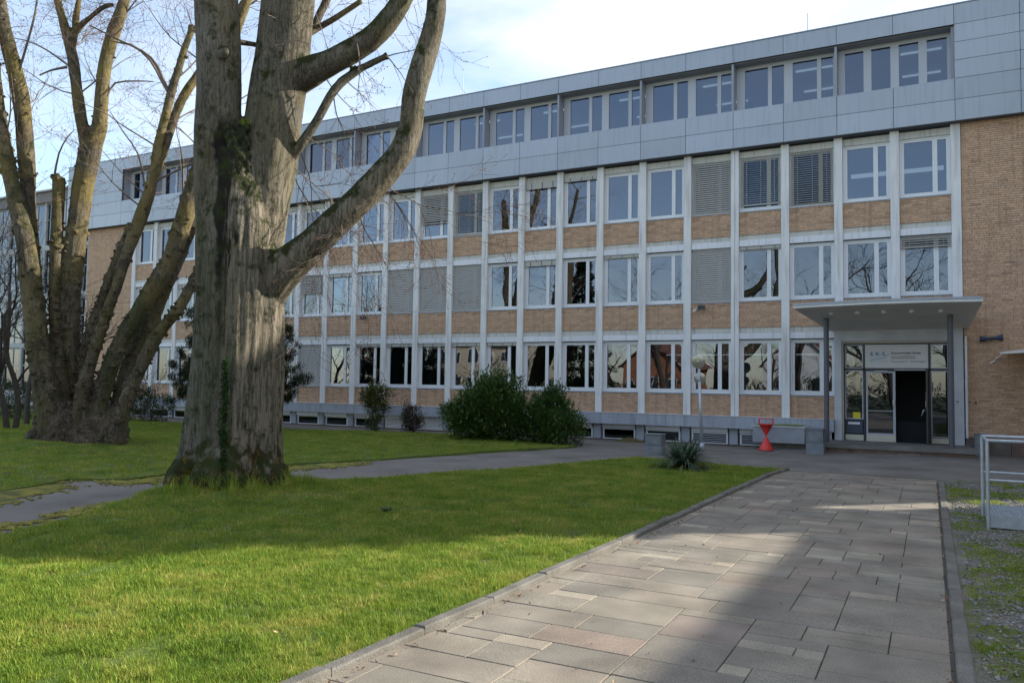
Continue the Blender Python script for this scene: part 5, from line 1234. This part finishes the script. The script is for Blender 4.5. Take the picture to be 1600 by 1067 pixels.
# ---- the many-stemmed tree at the left
random.seed(33); D2 = 21.7
t2 = thing('many_stemmed_tree', 'pollarded tree of many knobbly yellowish stems on the rear lawn at the left', 'tree', (TREE2.x, TREE2.y, .2))
ST = {
 'A': [(88, 690, 32, -.2), (80, 650, 27, -.2), (70, 600, 23, -.2), (60, 545, 21, -.2), (55, 500, 19.5, -.2), (49, 450, 19, -.2), (44, 410, 18, -.2), (38, 370, 17, -.2), (28, 325, 16, -.1), (18, 285, 14, 0), (8, 235, 13, 0), (0, 190, 12, 0), (-8, 130, 12, .1), (-14, 60, 11, .1), (-20, -30, 9, .2)],
 'A2': [(56, 500, 14, .1), (53, 420, 12, .3), (49, 360, 11, .4), (46, 320, 11, .4), (42, 260, 14, .4), (38, 200, 14, .4), (32, 150, 14, .4), (20, 98, 13, .4), (10, 60, 11.5, .4), (2, 15, 10, .4), (-4, -40, 9, .4)],
 'B': [(106, 680, 18, .2), (99, 630, 15, .2), (94, 575, 13, .2), (89, 530, 11, .2), (86, 470, 10.5, .2), (87, 400, 10.5, .2), (90, 340, 10, .2), (91.5, 300, 10.5, .2), (92, 279, 10.5, .2)],
 'C': [(125, 690, 26, .4), (117, 630, 18, .5), (111, 580, 17, .5), (110, 510, 17, .5), (112, 440, 18, .5), (116, 395, 18.5, .5), (122, 345, 18, .5), (130, 290, 19, .5), (138, 250, 20, .5), (145, 222, 19, .5), (155, 198, 14, .5), (158, 160, 12.5, .5), (163, 110, 12, .5), (171, 70, 12, .5), (181, 40, 12, .5), (193, 6, 10, .5), (204, -40, 9, .5), (210, -100, 8, .5)],
 'C1': [(138, 240, 12, .4), (131, 205, 10.5, .4), (124, 170, 10, .4), (119, 130, 9.5, .3), (114, 95, 9.5, .3), (107, 60, 9, .3), (97, 30, 7, .2), (89, -5, 6.5, .2), (82, -60, 5, .2)],
 'C1b': [(113, 75, 6, .3), (118, 48, 6, .4), (119, 25, 5.5, .5), (124, -5, 5, .5), (128, -60, 4, .5)],
 'C1c': [(118, 52, 5.5, .4), (131, 36, 5, .4), (150, 20, 4, .4), (165, 10, 4, .4), (177, 8, 3.6, .4)],
 'D': [(135, 690, 24, -.5), (127, 640, 15, -.6), (136, 585, 12, -.6), (148, 545, 11, -.6), (160, 508, 10, -.6), (172, 475, 9.5, -.6), (181, 450, 9.5, -.6), (192, 418, 10, -.6), (205, 378, 11, -.6), (218, 345, 11.5, -.6), (231, 308, 11.5, -.6), (241, 270, 9, -.6), (246, 230, 8, -.5), (252, 205, 7.5, -.5), (260, 177, 7.5, -.5), (268, 143, 8, -.5), (278, 110, 7, -.5), (288, 78, 6.5, -.4), (298, 50, 6, -.4), (300, 42, 7, -.4)],
 'Db': [(236, 290, 9, -.5), (248, 255, 8.5, -.3), (259, 225, 8, -.2), (270, 190, 8, -.2), (281, 162, 8, -.2), (295, 138, 7.5, -.2), (306, 122, 7, -.1), (330, 86, 6.5, 0), (360, 40, 6, .1), (384, 0, 5.5, .2)],
 'D2': [(138, 660, 15, .3), (133, 560, 11, .4), (145, 510, 10, .4), (160, 470, 9, .4), (172, 435, 9, .4), (184, 405, 9, .3), (196, 378, 9, .2), (207, 352, 9, .0)],
 'E': [(152, 700, 28, -.3), (152, 655, 21, -.4), (160, 610, 18, -.4), (174, 568, 17, -.4), (191, 530, 17, -.4), (210, 498, 17.5, -.4), (230, 465, 17, -.4), (250, 432, 17, -.4), (268, 402, 17, -.4), (280, 365, 18, -.4), (293, 325, 19, -.4), (306, 285, 18, -.3), (320, 240, 16, -.2), (338, 190, 14, 0)],
 'E2': [(185, 700, 24, .2), (186, 640, 18, .3), (200, 580, 17, .3), (216, 540, 16, .3), (236, 500, 15, .3), (252, 462, 14.5, .3), (266, 430, 14, .3), (280, 398, 13.5, .3), (298, 355, 13, .3), (312, 315, 13, .4), (330, 280, 12, .5)],
 'F': [(178, 700, 22, -.7), (189, 655, 15, -.8), (200, 620, 12.5, -.8), (212, 590, 12, -.8), (226, 560, 12, -.8), (241, 532, 11.5, -.8), (258, 508, 10.5, -.8), (275, 488, 10, -.8), (288, 466, 9, -.8), (300, 444, 8.5, -.8), (308, 430, 8.5, -.8), (311, 424, 10, -.8)],
}
mb = MB(); paths = {}
for k, v in ST.items():
    f_ = {'E': .86, 'E2': .86, 'A': .92, 'C': .94, 'D': .95}.get(k, 1.0); v = [(a, b, c * f_ * .88 * (.8 if b > 650 else 1), d) for a, b, c, d in v]; P, R = limb(mb, v, D2, 12); paths[k] = (P, R)
for k in ('A', 'A2', 'B', 'C', 'D', 'D2', 'E', 'E2', 'F'):       # knobs where shoots were cut
    P, R = paths[k]
    for i in range(len(P)):
        z = P[i].z; cnt = 4 if z < 3.8 else (2 if z < 6 else 1)
        if random.random() < .12 and z < 8:
            for _ in range(10):
                a = random.uniform(0, 6.28); d = Vector((math.cos(a), math.sin(a), random.uniform(-.3, .3))); mb.blob(P[i] + d * R[i] * .95, random.uniform(.05, .09), 1)
        for _ in range(cnt):
            if random.random() < .62:
                a = random.uniform(0, 6.28); d = Vector((math.cos(a), math.sin(a), random.uniform(-.4, .5))); mb.blob(P[i] + d * R[i] * .98, random.uniform(.025, .055) + .15 * R[i] * random.random(), 1)
kb = MB()
for k in ('A', 'A2', 'B', 'C', 'D', 'D2', 'E', 'E2', 'F'):
    P, R = paths[k]
    for i in range(len(P)):
        z = P[i].z; cnt = 7 if z < 4 else (4 if z < 6.5 else 1)
        for _ in range(cnt):
            a = random.uniform(0, 6.28); tdir = (P[min(i + 1, len(P) - 1)] - P[max(i - 1, 0)]).normalized(); u_ = tdir.orthogonal().normalized(); v_ = tdir.cross(u_)
            d = u_ * math.cos(a) + v_ * math.sin(a); r_ = random.uniform(.026, .068); o_ = P[i] + d * R[i] * .97 + tdir * random.uniform(-.12, .12)
            kb.blob(o_, r_, 1, (random.uniform(.8, 1.2), random.uniform(.8, 1.2), random.uniform(.6, .9)))
            if random.random() < .35:
                for _ in range(3): kb.blob(o_ + Vector((random.gauss(0, .035), random.gauss(0, .035), random.gauss(0, .03))), r_ * .6, 1)
for _ in range(420):
    py = random.uniform(628, 704); f = max(0, (py - 640) / 66); lo = 74 - 34 * f; hi = 184 + 10 * f; px = random.uniform(lo, hi); u = abs((px - (lo + hi) / 2) / ((hi - lo) / 2))
    kb.blob(at(px, py, D2 + .22 - 1.42 * math.sqrt(max(0, 1 - u * u)) * (.55 + .45 * f)), random.uniform(.03, .085), 1, (1, 1, .8))
link('knobs', kb.mesh('knobs', m_burl, True), t2, (0, 0, 0), kind='stuff')
stems = remesh(mb, .030, .02, 3.5, 4, smooth_it=1)
finish('stems', stems, m_bark2, t2)
mb = MB(); c0 = Vector((TREE2.x, TREE2.y, 0))
right = Vector((.884, .468, 0)); fwd = Vector((-.468, .882, 0))
for _ in range(900):                                # burled base
    py = random.uniform(640, 706); f = (py - 640) / 66; lo = 72 - 32 * f; hi = 186 + 8 * math.sin(f * 3)
    px = random.uniform(lo, hi); u = abs((px - (lo + hi) / 2) / ((hi - lo) / 2)); mb.blob(at(px, py, D2 + .25 - 1.35 * math.sqrt(max(0, 1 - u * u)) * (.55 + .45 * f)), random.uniform(.05, .15), 1)
for px, py, r in ((62, 690, .42), (95, 680, .6), (135, 680, .62), (168, 680, .5), (110, 650, .4), (150, 650, .4)): mb.blob(at(px, py, D2 + .0), r, 2, (1, 1, 1.1))
finish('burl_base', remesh(mb, .028, .05, 6, 2, smooth_it=0), m_burl, t2)
for k, rr in (('B', 1.0), ('D', 1.1), ('F', 1.1)):
    P, R = paths[k]; d = (P[-1] - P[-2]).normalized(); q = MB(); q.tube([P[-1] - d * .01, P[-1] + d * .02], R[-1] * .95, 14); link('cut_face', q.mesh('cut_face', m_wood), t2, (0, 0, 0))
mb = MB(); buds = []
for k, lo in (('A', .55), ('A2', .35), ('B', .85), ('C', .55), ('C1', .05), ('C1b', .1), ('C1c', .1), ('D', .55), ('Db', .05), ('E', .7)):
    P, R = paths[k]; s = int(len(P) * lo)
    for i in range(s, len(P)):
        for _ in range(1 if k in 'AE' else 2):
            if random.random() < .62:
                a = random.uniform(0, 6.28); grow(mb, buds, P[i].copy(), Vector((math.cos(a), math.sin(a), random.uniform(-.3, 1.0))), random.uniform(.5, 1.7), .0095, 3, droop=.5, curl=1.0, seg=.14, prob=.5)
for k, lo in (('A', .6), ('A2', .4), ('C', .55), ('C1', .2), ('D', .5), ('Db', .2), ('E', .6)):
    P, R = paths[k]
    for _ in range(4):
        i = random.randint(int(len(P) * lo), len(P) - 1); a = random.uniform(0, 6.28); grow(mb, buds, P[i].copy(), Vector((math.cos(a), math.sin(a), random.uniform(.2, 1.3))), random.uniform(1.8, 3.0), .026, 4, droop=.1, curl=.8, seg=.25, prob=.42)
for px in range(-20, 330, 14):                     # hanging tips of the crown above the frame
    for _ in range(3): grow(mb, buds, at(px + random.uniform(-8, 8), random.uniform(-60, 60), D2 + random.uniform(-2, 2)), Vector((random.uniform(-.8, .8), random.uniform(-.6, .6), random.uniform(-.8, .5))), random.uniform(.7, 1.5), .006, 2, droop=.8, curl=1.1)
for pts in ([(190, 45, 2, 0), (175, 65, 2, 0), (205, 70, 3, 0), (235, 95, 3.5, 0), (252, 125, 4, -.3), (262, 142, 5, -.5)], [(262, 142, 5, -.5), (235, 90, 3.5, -.4), (180, 60, 2.5, -.3), (140, 40, 2, -.3)], [(110, 105, 3, .3), (75, 80, 2.2, .4), (45, 65, 1.6, .5), (20, 60, 1, .5)], [(105, 105, 4, .3), (80, 110, 2.5, .2), (62, 118, 2, .2)],
            [(228, 300, 3.5, -.6), (250, 280, 3, -.7), (275, 268, 3, -.8), (306, 252, 2.4, -.9)], [(85, 275, 3, .2), (92, 240, 2.2, .3), (105, 215, 1.6, .3), (115, 205, 1, .3)], [(168, 150, 3, .5), (180, 130, 2.4, .6), (215, 127, 2, .7), (240, 128, 1.2, .7)], [(226, 290, 2.5, -.6), (215, 240, 2, -.7), (195, 210, 1.6, -.7), (172, 175, 1, -.7)], [(30, 110, 3, 0), (42, 70, 3, -.2), (55, 20, 2.6, -.3), (62, -30, 2.4, -.3)]):
    P, R = limb(mb, [(a, b, c * .6, d) for a, b, c, d in pts], D2, 5)
    for i in range(2, len(P), 2): grow(mb, buds, P[i].copy(), Vector((random.uniform(-1, 1), random.uniform(-.6, .6), random.uniform(-.6, 1))), random.uniform(.3, .8), .006, 2, droop=.4, curl=1.0)
finish('twigs', mb.mesh('twigs', m_twig), m_twig, t2, kind='stuff'); link('buds', bud_mesh(buds, .014).mesh('buds', m_bud), t2, (0, 0, 0), kind='stuff')

# ================================================================== shrubs
def leafy(name, lab, cat, base, blobs, nleaf, LL, m, wood=m_darkbark, fill=.35, stems_=9, group=None, upb=.6, wk=.38):
    """blobs: (dx,dy,dz,rx,ry,rz) ellipsoids relative to base"""
    t = thing(name, lab, cat, base, group); base = Vector(base)
    vol = np.array([b[3] * b[4] * b[5] for b in blobs]) ** .67; vol /= vol.sum(); idx = RNG.choice(len(blobs), nleaf, p=vol); Bk = np.array(blobs)[idx]
    # leaves sit in clumps on shoots
    nsh = max(8, nleaf // 9); sh = RNG.choice(len(blobs), nsh, p=vol); Bs = np.array(blobs)[sh]; d = RNG.normal(0, 1, (nsh, 3)); d /= np.linalg.norm(d, axis=1, keepdims=True)
    rad = (1 - fill * RNG.random(nsh) ** 1.3)[:, None] * (1 + .20 * RNG.normal(0, 1, nsh))[:, None]; C = Bs[:, :3] + d * rad * Bs[:, 3:]; d[:, 2] += upb
    C[:, 2] = np.maximum(C[:, 2], .05)
    k = RNG.integers(0, nsh, nleaf); P = C[k] + RNG.normal(0, LL * .55, (nleaf, 3)) + np.array(base); Dr = d[k] + RNG.normal(0, .55, (nleaf, 3)); P[:, 2] = np.maximum(P[:, 2], base.z + .03)
    s = RNG.uniform(.7, 1.35, nleaf); c = np.stack([s * RNG.uniform(.85, 1.25, nleaf), s, s * .9], 1)
    link('foliage', leaf_mesh('foliage', P - np.array(base), Dr, LL * RNG.uniform(.65, 1.2, nleaf), LL * wk * RNG.uniform(.7, 1.2, nleaf), m, c), t, base, kind='stuff')
    mb = MB()
    for i in range(stems_):
        b_ = blobs[i % len(blobs)]; e = Vector((b_[0], b_[1], b_[2])) + Vector((random.uniform(-.7, .7) * b_[3], random.uniform(-.7, .7) * b_[4], random.uniform(-.2, .7) * b_[5]))
        grow(mb, None, Vector((random.uniform(-.15, .15) + e.x * .2, random.uniform(-.1, .1), 0)), e, e.length * 1.05, .022, 2, curl=.6, seg=.2)
    link('stems', mb.mesh('stems', wood), t, base); return t
def leafmat(name, c1, c2, c3, rough=.35, spec=.5):
    m = grass_mat(name, c1, c2, c3); b = m.node_tree.nodes['Principled BSDF']; b.inputs['Roughness'].default_value = rough; b.inputs['Specular IOR Level'].default_value = spec
    for nd in m.node_tree.nodes:
        if nd.type == 'MIX_SHADER': nd.inputs[0].default_value = .15
    return m
m_laurel = leafmat('laurel_leaf', (.03, .07, .016), (.05, .105, .022), (.085, .15, .035))
m_pine = leafmat('pine_needles', (.015, .028, .012), (.022, .038, .016), (.035, .055, .02), .6, .3)
m_dkleaf = leafmat('dark_shrub_leaf', (.02, .035, .012), (.03, .05, .018), (.045, .065, .025))
m_olive = leafmat('olive_leaf', (.06, .075, .02), (.08, .10, .025), (.12, .12, .035))
m_redleaf = leafmat('reddish_shrub_leaf', (.05, .035, .03), (.06, .05, .035), (.07, .06, .04))
b = gnd(765, 690); 
leafy('laurel_bush', 'large dark green laurel bush left of its lower neighbour on the rear lawn edge', 'bush', (b.x, b.y, .03), [(-.3, 0, .95, .85, .8, .95), (.4, .1, 1.0, .8, .8, 1.05), (.0, 0, 1.45, .5, .55, .7), (-.95, -.1, .6, .5, .5, .5), (.95, 0, .75, .4, .5, .7), (-1.55, 0, .95, .35, .3, .2)], 21000, .15, m_laurel)
b = gnd(858, 694)
leafy('laurel_bush', 'lower dark green laurel bush right of the large laurel, its right side reaching the footpath', 'bush', (b.x, b.y, .03), [(-.05, 0, .8, .75, .7, .8), (.15, 0, 1.25, .42, .45, .6), (.65, -.2, .55, .6, .6, .5), (-.3, 0, .5, .6, .6, .5)], 10000, .15, m_laurel)
b = gnd(586, 674); leafy('shrub', 'slender young shrub with a round yellowish green head on a short stem', 'shrub', (b.x, b.y, .03), [(0, 0, 1.35, .55, .5, .45), (.1, 0, .85, .35, .3, .35), (-.1, 0, .25, .25, .2, .25), (-.3, 0, 1.2, .3, .3, .3)], 2600, .15, m_olive, stems_=6)
b = gnd(643, 676); leafy('shrub', 'small dark reddish shrub between the young shrub and the large laurel', 'shrub', (b.x, b.y, .03), [(0, 0, .55, .38, .35, .4), (-.3, 0, .75, .08, .08, .6), (.1, 0, .3, .3, .3, .3)], 2000, .11, m_redleaf, stems_=6)
# left background shrubs
b = gnd(235, 660); leafy('shrub', 'dark low evergreen shrub right of the many-stemmed tree', 'shrub', (b.x, b.y, .03), [(-.5, 0, .75, 1.0, .7, .75), (.5, 0, .55, .9, .7, .6), (-.9, 0, 1.0, .6, .6, .6)], 4200, .11, m_dkleaf)
b = gnd(20, 655); leafy('shrub', 'dark low evergreen shrub at the left edge behind the many-stemmed tree', 'shrub', (b.x, b.y, .03), [(-.6, 0, .9, 1.3, .9, .9), (.9, 0, .7, 1.2, .8, .7)], 4500, .12, m_dkleaf)
# pine behind the thick trunk
b = gnd(372, 667); b = Vector((b.x * .93, b.y * .93, .05)); t3 = thing('pine_tree', 'small dark pine standing behind the thick trunk near the facade', 'tree', b)
random.seed(5); mb = MB()
sc_ = (math.hypot(b.x, b.y)) ; mpp = .0265
def pl(dx, py): return Vector((dx * mpp * .884, dx * mpp * .468, max(0, (664 - py) * mpp)))
tr = [pl(28, 664), pl(20, 640), pl(5, 610), pl(-2, 570), pl(-5, 520), pl(-5, 485)]; mb.tube(tr, [.17, .15, .13, .10, .07, .03], 9)
clumps = []
for i in range(130):
    s = random.uniform(.3, .99); k = s * (len(tr) - 1); p_ = tr[int(k)].lerp(tr[min(int(k) + 1, len(tr) - 1)], k % 1); a = random.uniform(0, 6.28); L_ = random.uniform(1.1, 2.9) * (1.2 - s * .6)
    e = p_ + Vector((math.cos(a) * L_, math.sin(a) * L_ * .8, random.uniform(-.15, .7))); m_ = p_.lerp(e, .5) + Vector((0, 0, -.1)); mb.tube([p_, m_, e], [.04, .028, .012], 5)
    for _ in range(6): clumps.append(e + Vector((random.gauss(0, .3), random.gauss(0, .3), random.gauss(0, .2))))
    for _ in range(3): clumps.append(m_.lerp(e, .5) + Vector((random.gauss(0, .3), random.gauss(0, .3), random.gauss(0, .2))))
link('trunk', mb.mesh('trunk', m_darkbark, True), t3, b)
Cn = np.array(clumps); n = 90000; k = RNG.integers(0, len(Cn), n); Dr = RNG.normal(0, 1, (n, 3)); Dr[:, 2] += .7; P = Cn[k] + RNG.normal(0, .07, (n, 3)); s = RNG.uniform(.7, 1.4, n)
link('foliage', leaf_mesh('foliage', P, Dr, RNG.uniform(.12, .22, n), RNG.uniform(.02, .035, n), m_pine, np.stack([s, s, s], 1)), t3, b, kind='stuff')

# ================================================================== surroundings
def bare_tree(name, lab, base, h, r, seed, m=m_darkbark, lean=0, group=None, buds=False, mt=None, dep=4, stems=1, nb=9):
    random.seed(seed); base = Vector(base); t = thing(name, lab, 'tree', base, group); mb = MB(); tw = MB()
    def rec(p, d, L_, rr, lv):
        pts = [p.copy()]; rad = [rr]; n = 5; q_ = p.copy()
        for i in range(n):
            d = (d + Vector((random.gauss(0, .09), random.gauss(0, .09), random.gauss(0, .05) + .03))).normalized(); q_ = q_ + d * L_ / n; pts.append(q_.copy()); rad.append(rr * (1 - .5 * (i + 1) / n))
            if lv > 0 and i >= 1:
                for _ in range(1 if lv > 1 else 2):
                    a = Vector((random.gauss(0, 1), random.gauss(0, 1), random.gauss(0, .6))); a = (a - d * a.dot(d)).normalized(); rec(q_.copy(), (d + a * random.uniform(.6, 1.0)), L_ * random.uniform(.45, .7), rad[-1] * .6, lv - 1)
        (mb if rr > .03 else tw).tube(pts, [max(.006, x) for x in rad], 7 if rr > .06 else 3, caps=False)
    for s in range(stems):
        a = 6.28 * s / stems; rec(Vector((.25 * (stems > 1) * math.cos(a), .25 * (stems > 1) * math.sin(a), -.05)), Vector((lean + .25 * (stems > 1) * math.cos(a), .25 * (stems > 1) * math.sin(a), 1)), h * .5, r, dep)
    link('trunk', mb.mesh('trunk', m, True), t, base); link('crown', tw.mesh('crown', mt or m_twigd), t, base, kind='stuff'); return t
# pale grey glazed building at the far left
m_gl = mat('pale_panel', (.38, .39, .38), .7, noise_s=.8, noise_a=.08); m_gl2 = mat('dark_roof_fascia', (.17, .165, .16), .7)
m_green = mat('green_panel', (.16, .22, .19), .5)
Yg = 33.5
rt_ = on_y(62, 303, Yg); gx0, gx1, gh = on_y(-60, 303, Yg).x, on_y(112, 300, Yg).x, rt_.z
GB = thing('glazed_building', 'pale grey building with tall window grids beyond the left end of the school', 'building', ((gx0 + gx1) / 2, Yg, 0))
q = MB(); q.box(gx0 - 20, gx1 + 8, Yg + .5, Yg + 12, -.1, gh - .2); link('wall', q.mesh('wall', m_gl2), GB, (0, 0, 0))
q = MB(); q.box(gx0 - 20, gx1 + 8, Yg - .1, Yg + 12, gh - .75, gh); link('roof_fascia', q.mesh('roof_fascia', m_gl2), GB, (0, 0, 0))
q = MB(); q.box(gx0 - 20.05, gx1 + 8.05, Yg - .3, Yg + 12.1, gh + .001, gh + .12); link('roof', q.mesh('roof', m_gl), GB, (0, 0, 0))
bw = 2.2; nfl = 4; fh = (gh - .75 - .6) / nfl
i = 0; x = gx1 + 8 - bw
gf = MB(); gf.box(0, .22, 0, .3, 0, fh); gf.box(.22, bw, 0, .25, 0, .35); gf.box(.22, bw, .1, .2, fh - .12, fh); gf.box(.22 + (bw - .22) * .5 - .04, .22 + (bw - .22) * .5 + .04, .1, .2, .35, fh - .12); gf.box(.22, bw, .1, .2, fh * .62, fh * .62 + .07)
gfm = gf.mesh('window_frame', m_gl)
gp_ = MB(); gp_.box(.22, bw, .14, .15, .35, fh - .12); gpm = gp_.mesh('pane', m_glass)
gq = MB(); gq.box(.25, bw - .05, .22, .24, .35, fh * .6); gqm = gq.mesh('curtain', m_green)
while x > gx0 - 10:
    for f in range(nfl):
        wdw = link('window', gfm, GB, (x, Yg, .6 + f * fh)); link('pane', gpm, wdw, (x, Yg, .6 + f * fh))
        if (i * 7 + f * 3) % 4 == 0: link('curtain', gqm, wdw, (x, Yg, .6 + f * fh))
    x -= bw; i += 1
q = MB(); q.box(gx0 - 20, gx1 + 8, Yg - .05, Yg + .4, -.1, .6); link('plinth', q.mesh('plinth', m_gl), GB, (0, 0, 0))
for i, (px, py, dd, h) in enumerate(((18, 640, .80, 8.5), (48, 640, .86, 9), (-25, 640, .8, 10))):
    g = gnd(px, 655) ; b = Vector((g.x * dd, g.y * dd, .05))
    bare_tree('bare_tree', ['slim bare dark tree at the left edge in front of the glazed building', 'slim bare dark tree seen between the leftmost stems and the glazed building', 'bare dark tree just beyond the left edge of the lawn'][i], b, h, .11, 50 + i, dep=3, stems=2)
g = gnd(215, 655); bare_tree('bare_shrub', 'leafless brown shrub with thin arching stems before the school plinth at the left', (g.x, g.y, .05), 3.0, .03, 71, m=m_twig, dep=2, stems=6, mt=m_twig)
# ---- neighbours that the windows mirror and added unseen blockers that shade the path
m_cream = mat('cream_render', (.52, .45, .33), .85, noise_s=.6, noise_a=.06); m_rooft = mat('brown_roof_tiles', (.16, .065, .035), .8, noise_s=3, noise_a=.2); m_wh = mat('white_gable_render', (.62, .62, .60), .85); m_ora = mat('rust_render', (.30, .12, .06), .85); m_slate = mat('slate_roof', (.07, .075, .09), .7)
def house(lab, x0, x1, y0, y1, h, rh, mw, mr, ridge='x', rows=2, cols=5, cat='house'):
    t = thing('house', lab, cat, ((x0 + x1) / 2, y1, 0)); q = MB(); q.box(x0, x1, y0, y1, -.1, h)
    ym, xm = (y0 + y1) / 2, (x0 + x1) / 2
    if ridge == 'y': q.add([(x0, y1 - .001, h), (x1, y1 - .001, h), (xm, y1 - .001, h + rh)], [(0, 1, 2)])
    else: q.add([(x1, y0, h), (x1, y1, h), (x1, ym, h + rh), (x0, y0, h), (x0, y1, h), (x0, ym, h + rh)], [(0, 1, 2), (3, 4, 5)])
    link('wall', q.mesh('wall', mw), t, (0, 0, 0)); q = MB(); o = .5
    if ridge == 'x': q.add([(x0 - o, y0 - o, h - .2), (x1 + o, y0 - o, h - .2), (x1 + o, ym, h + rh), (x0 - o, ym, h + rh), (x1 + o, y1 + o, h - .2), (x0 - o, y1 + o, h - .2), (x0 - o, ym, h + rh + .2), (x1 + o, ym, h + rh + .2)], [(0, 1, 7, 6), (6, 7, 4, 5), (0, 3, 6), (3, 5, 6), (1, 7, 2), (2, 7, 4), (0, 1, 2, 3), (3, 2, 4, 5)])
    else: q.add([(x0 - o, y0 - o, h - .2), (x0 - o, y1 + o, h - .2), (xm, y1 + o, h + rh), (xm, y0 - o, h + rh), (x1 + o, y1 + o, h - .2), (x1 + o, y0 - o, h - .2), (xm, y0 - o, h + rh + .2), (xm, y1 + o, h + rh + .2)], [(0, 1, 7, 6), (6, 7, 4, 5), (0, 6, 3), (1, 2, 7), (2, 4, 7), (3, 6, 5), (0, 1, 2, 3), (3, 2, 4, 5)])
    link('roof', q.mesh('roof', mr), t, (0, 0, 0))
    fl = h / rows; cw = (x1 - x0) / cols
    for r in range(rows):
        for c in range(cols):
            cx = x0 + cw * (c + .5); z = fl * r + fl * .32; ww = min(.6, cw * .3); q = MB()
            q.box(cx - ww - .1, cx + ww + .1, y1 - .02, y1 + .06, z - .1, z + 1.6); wdw = link('window', q.mesh('window_frame', m_wh), t, (0, 0, 0)); q = MB(); q.box(cx - ww, cx - .03, y1 + .061, y1 + .07, z, z + 1.5); q.box(cx + .03, cx + ww, y1 + .061, y1 + .07, z, z + 1.5); link('pane', q.mesh('pane', m_black), wdw, (0, 0, 0))
    return t
house('cream rendered house opposite the school, mirrored in its ground floor windows', -56, -42, -42, -30, 7.0, 3.2, m_cream, m_slate, 'x', 2, 6)
house('white gabled house opposite the school entrance', -15, -8, -40, -30, 4.2, 3.5, m_wh, m_rooft, 'y', 1, 2)
house('rust coloured house opposite the school', -31, -24, -42, -31, 4.2, 3.0, m_ora, m_rooft, 'y', 1, 3)
house('grey slate roofed house opposite the school', 2, 14, -44, -32, 5.0, 3.5, m_cream, m_slate, 'x', 2, 5)
for i, (x, y, h, r, lab, st) in enumerate(((-1.6, -4.5, 14, .32, 'tall bare tree behind the viewpoint nearest the paved path', 3), (-9, -9, 15, .4, 'tall bare tree behind the viewpoint left of the paved path', 1), (-20, -12, 15, .35, 'tall bare tree across the lawn from the school', 1), (5, -11, 15, .4, 'tall bare tree behind the viewpoint right of the paved path', 2))):
    bare_tree('bare_tree', lab, (x, y, 0), h, r, 90 + i, dep=4, stems=st, mt=m_twigd)
def conifer(lab, base, h, R, z0, n, power=1.0, clear=True):
    base = Vector(base); t = thing('conifer_tree', lab, 'tree', base); q = MB(); q.tube([(0, 0, 0), (0, 0, h * .95)], [.16, .03], 8); link('trunk', q.mesh('trunk', m_darkbark), t, base)
    z = z0 + (h - z0) * RNG.random(n) ** power; f = (h - z) / (h - z0); rmax = R * (np.minimum(1, f * 4) if power == 1.0 else f); lay = .75 + .25 * np.sin(z * 5); rad = rmax * lay * RNG.random(n) ** .4; a = RNG.uniform(0, 6.28, n)
    P = np.stack([rad * np.cos(a), rad * np.sin(a), z - rad * .25], 1); Dr = np.stack([np.cos(a), np.sin(a), RNG.normal(-.1, .3, n)], 1); s = RNG.uniform(.7, 1.4, n)
    link('foliage', leaf_mesh('foliage', P, Dr, RNG.uniform(.25, .5, n), RNG.uniform(.12, .2, n), m_pine, np.stack([s, s, s], 1)), t, base, kind='stuff')
conifer('tall dark spruce opposite the school', (-27, -10, 0), 15, 3.6, 1.0, 16000, power=1.3)
for i in range(15):
    x = -58 + i * 5.6 + random.uniform(-1.5, 1.5); y = -24 - random.uniform(0, 5); bare_tree('bare_tree', 'bare garden tree in the row in front of the houses opposite the school', (x, y, 0), random.uniform(8, 11), .2, 300 + i, dep=3, group='bare garden trees opposite the school')
hx = [(-60 + 3.1 * i, -27.5) for i in range(28)]
for i, (x, y) in enumerate(hx):
    if i % 4 == 0: leafy('hedge_shrub', 'dark evergreen garden shrub in the row opposite the school', 'shrub', (x, y, .0), [(0, 0, 1.2, 2.0, 1.2, 1.4), (2.5, 0, 1.0, 2.0, 1.1, 1.1), (6, 0, 1.1, 2.2, 1.1, 1.2), (9, 0, 1.3, 2.0, 1.1, 1.3)], 2600, .3, m_dkleaf, stems_=3, group='evergreen shrubs opposite the school', wk=.5)

sx_, sy_ = .722, .692
cx_, cy_ = -.9 + 9.5 * sx_, 13.3 + 9.5 * sy_
conifer('unseen columnar evergreen added right of the school, its crown and bare lower stem shaping the light on the path', (cx_, cy_, 0), 15.5, 1.05, 4.75, 15000)  # added out of view: crown blocks the sun, bare stem lets a streak through
N_ = thing('unseen_shadow_block', 'unseen block added right of the forecourt to cast shadow over the path', 'building', (13, 15, 0))  # added out of view; height and edge set by the shadow it throws
q = MB(); prism(q, [(9.5, 2), (20, 2), (20, 24.2), (10.2, 24.2)], -.1, 6.9); link('wall', q.mesh('wall', m_ora), N_, (0, 0, 0)); q = MB(); prism(q, [(9.35, 1.8), (20.2, 1.8), (20.2, 24.4), (10.05, 24.4)], 6.901, 7.1); link('roof', q.mesh('roof', m_gl2), N_, (0, 0, 0))
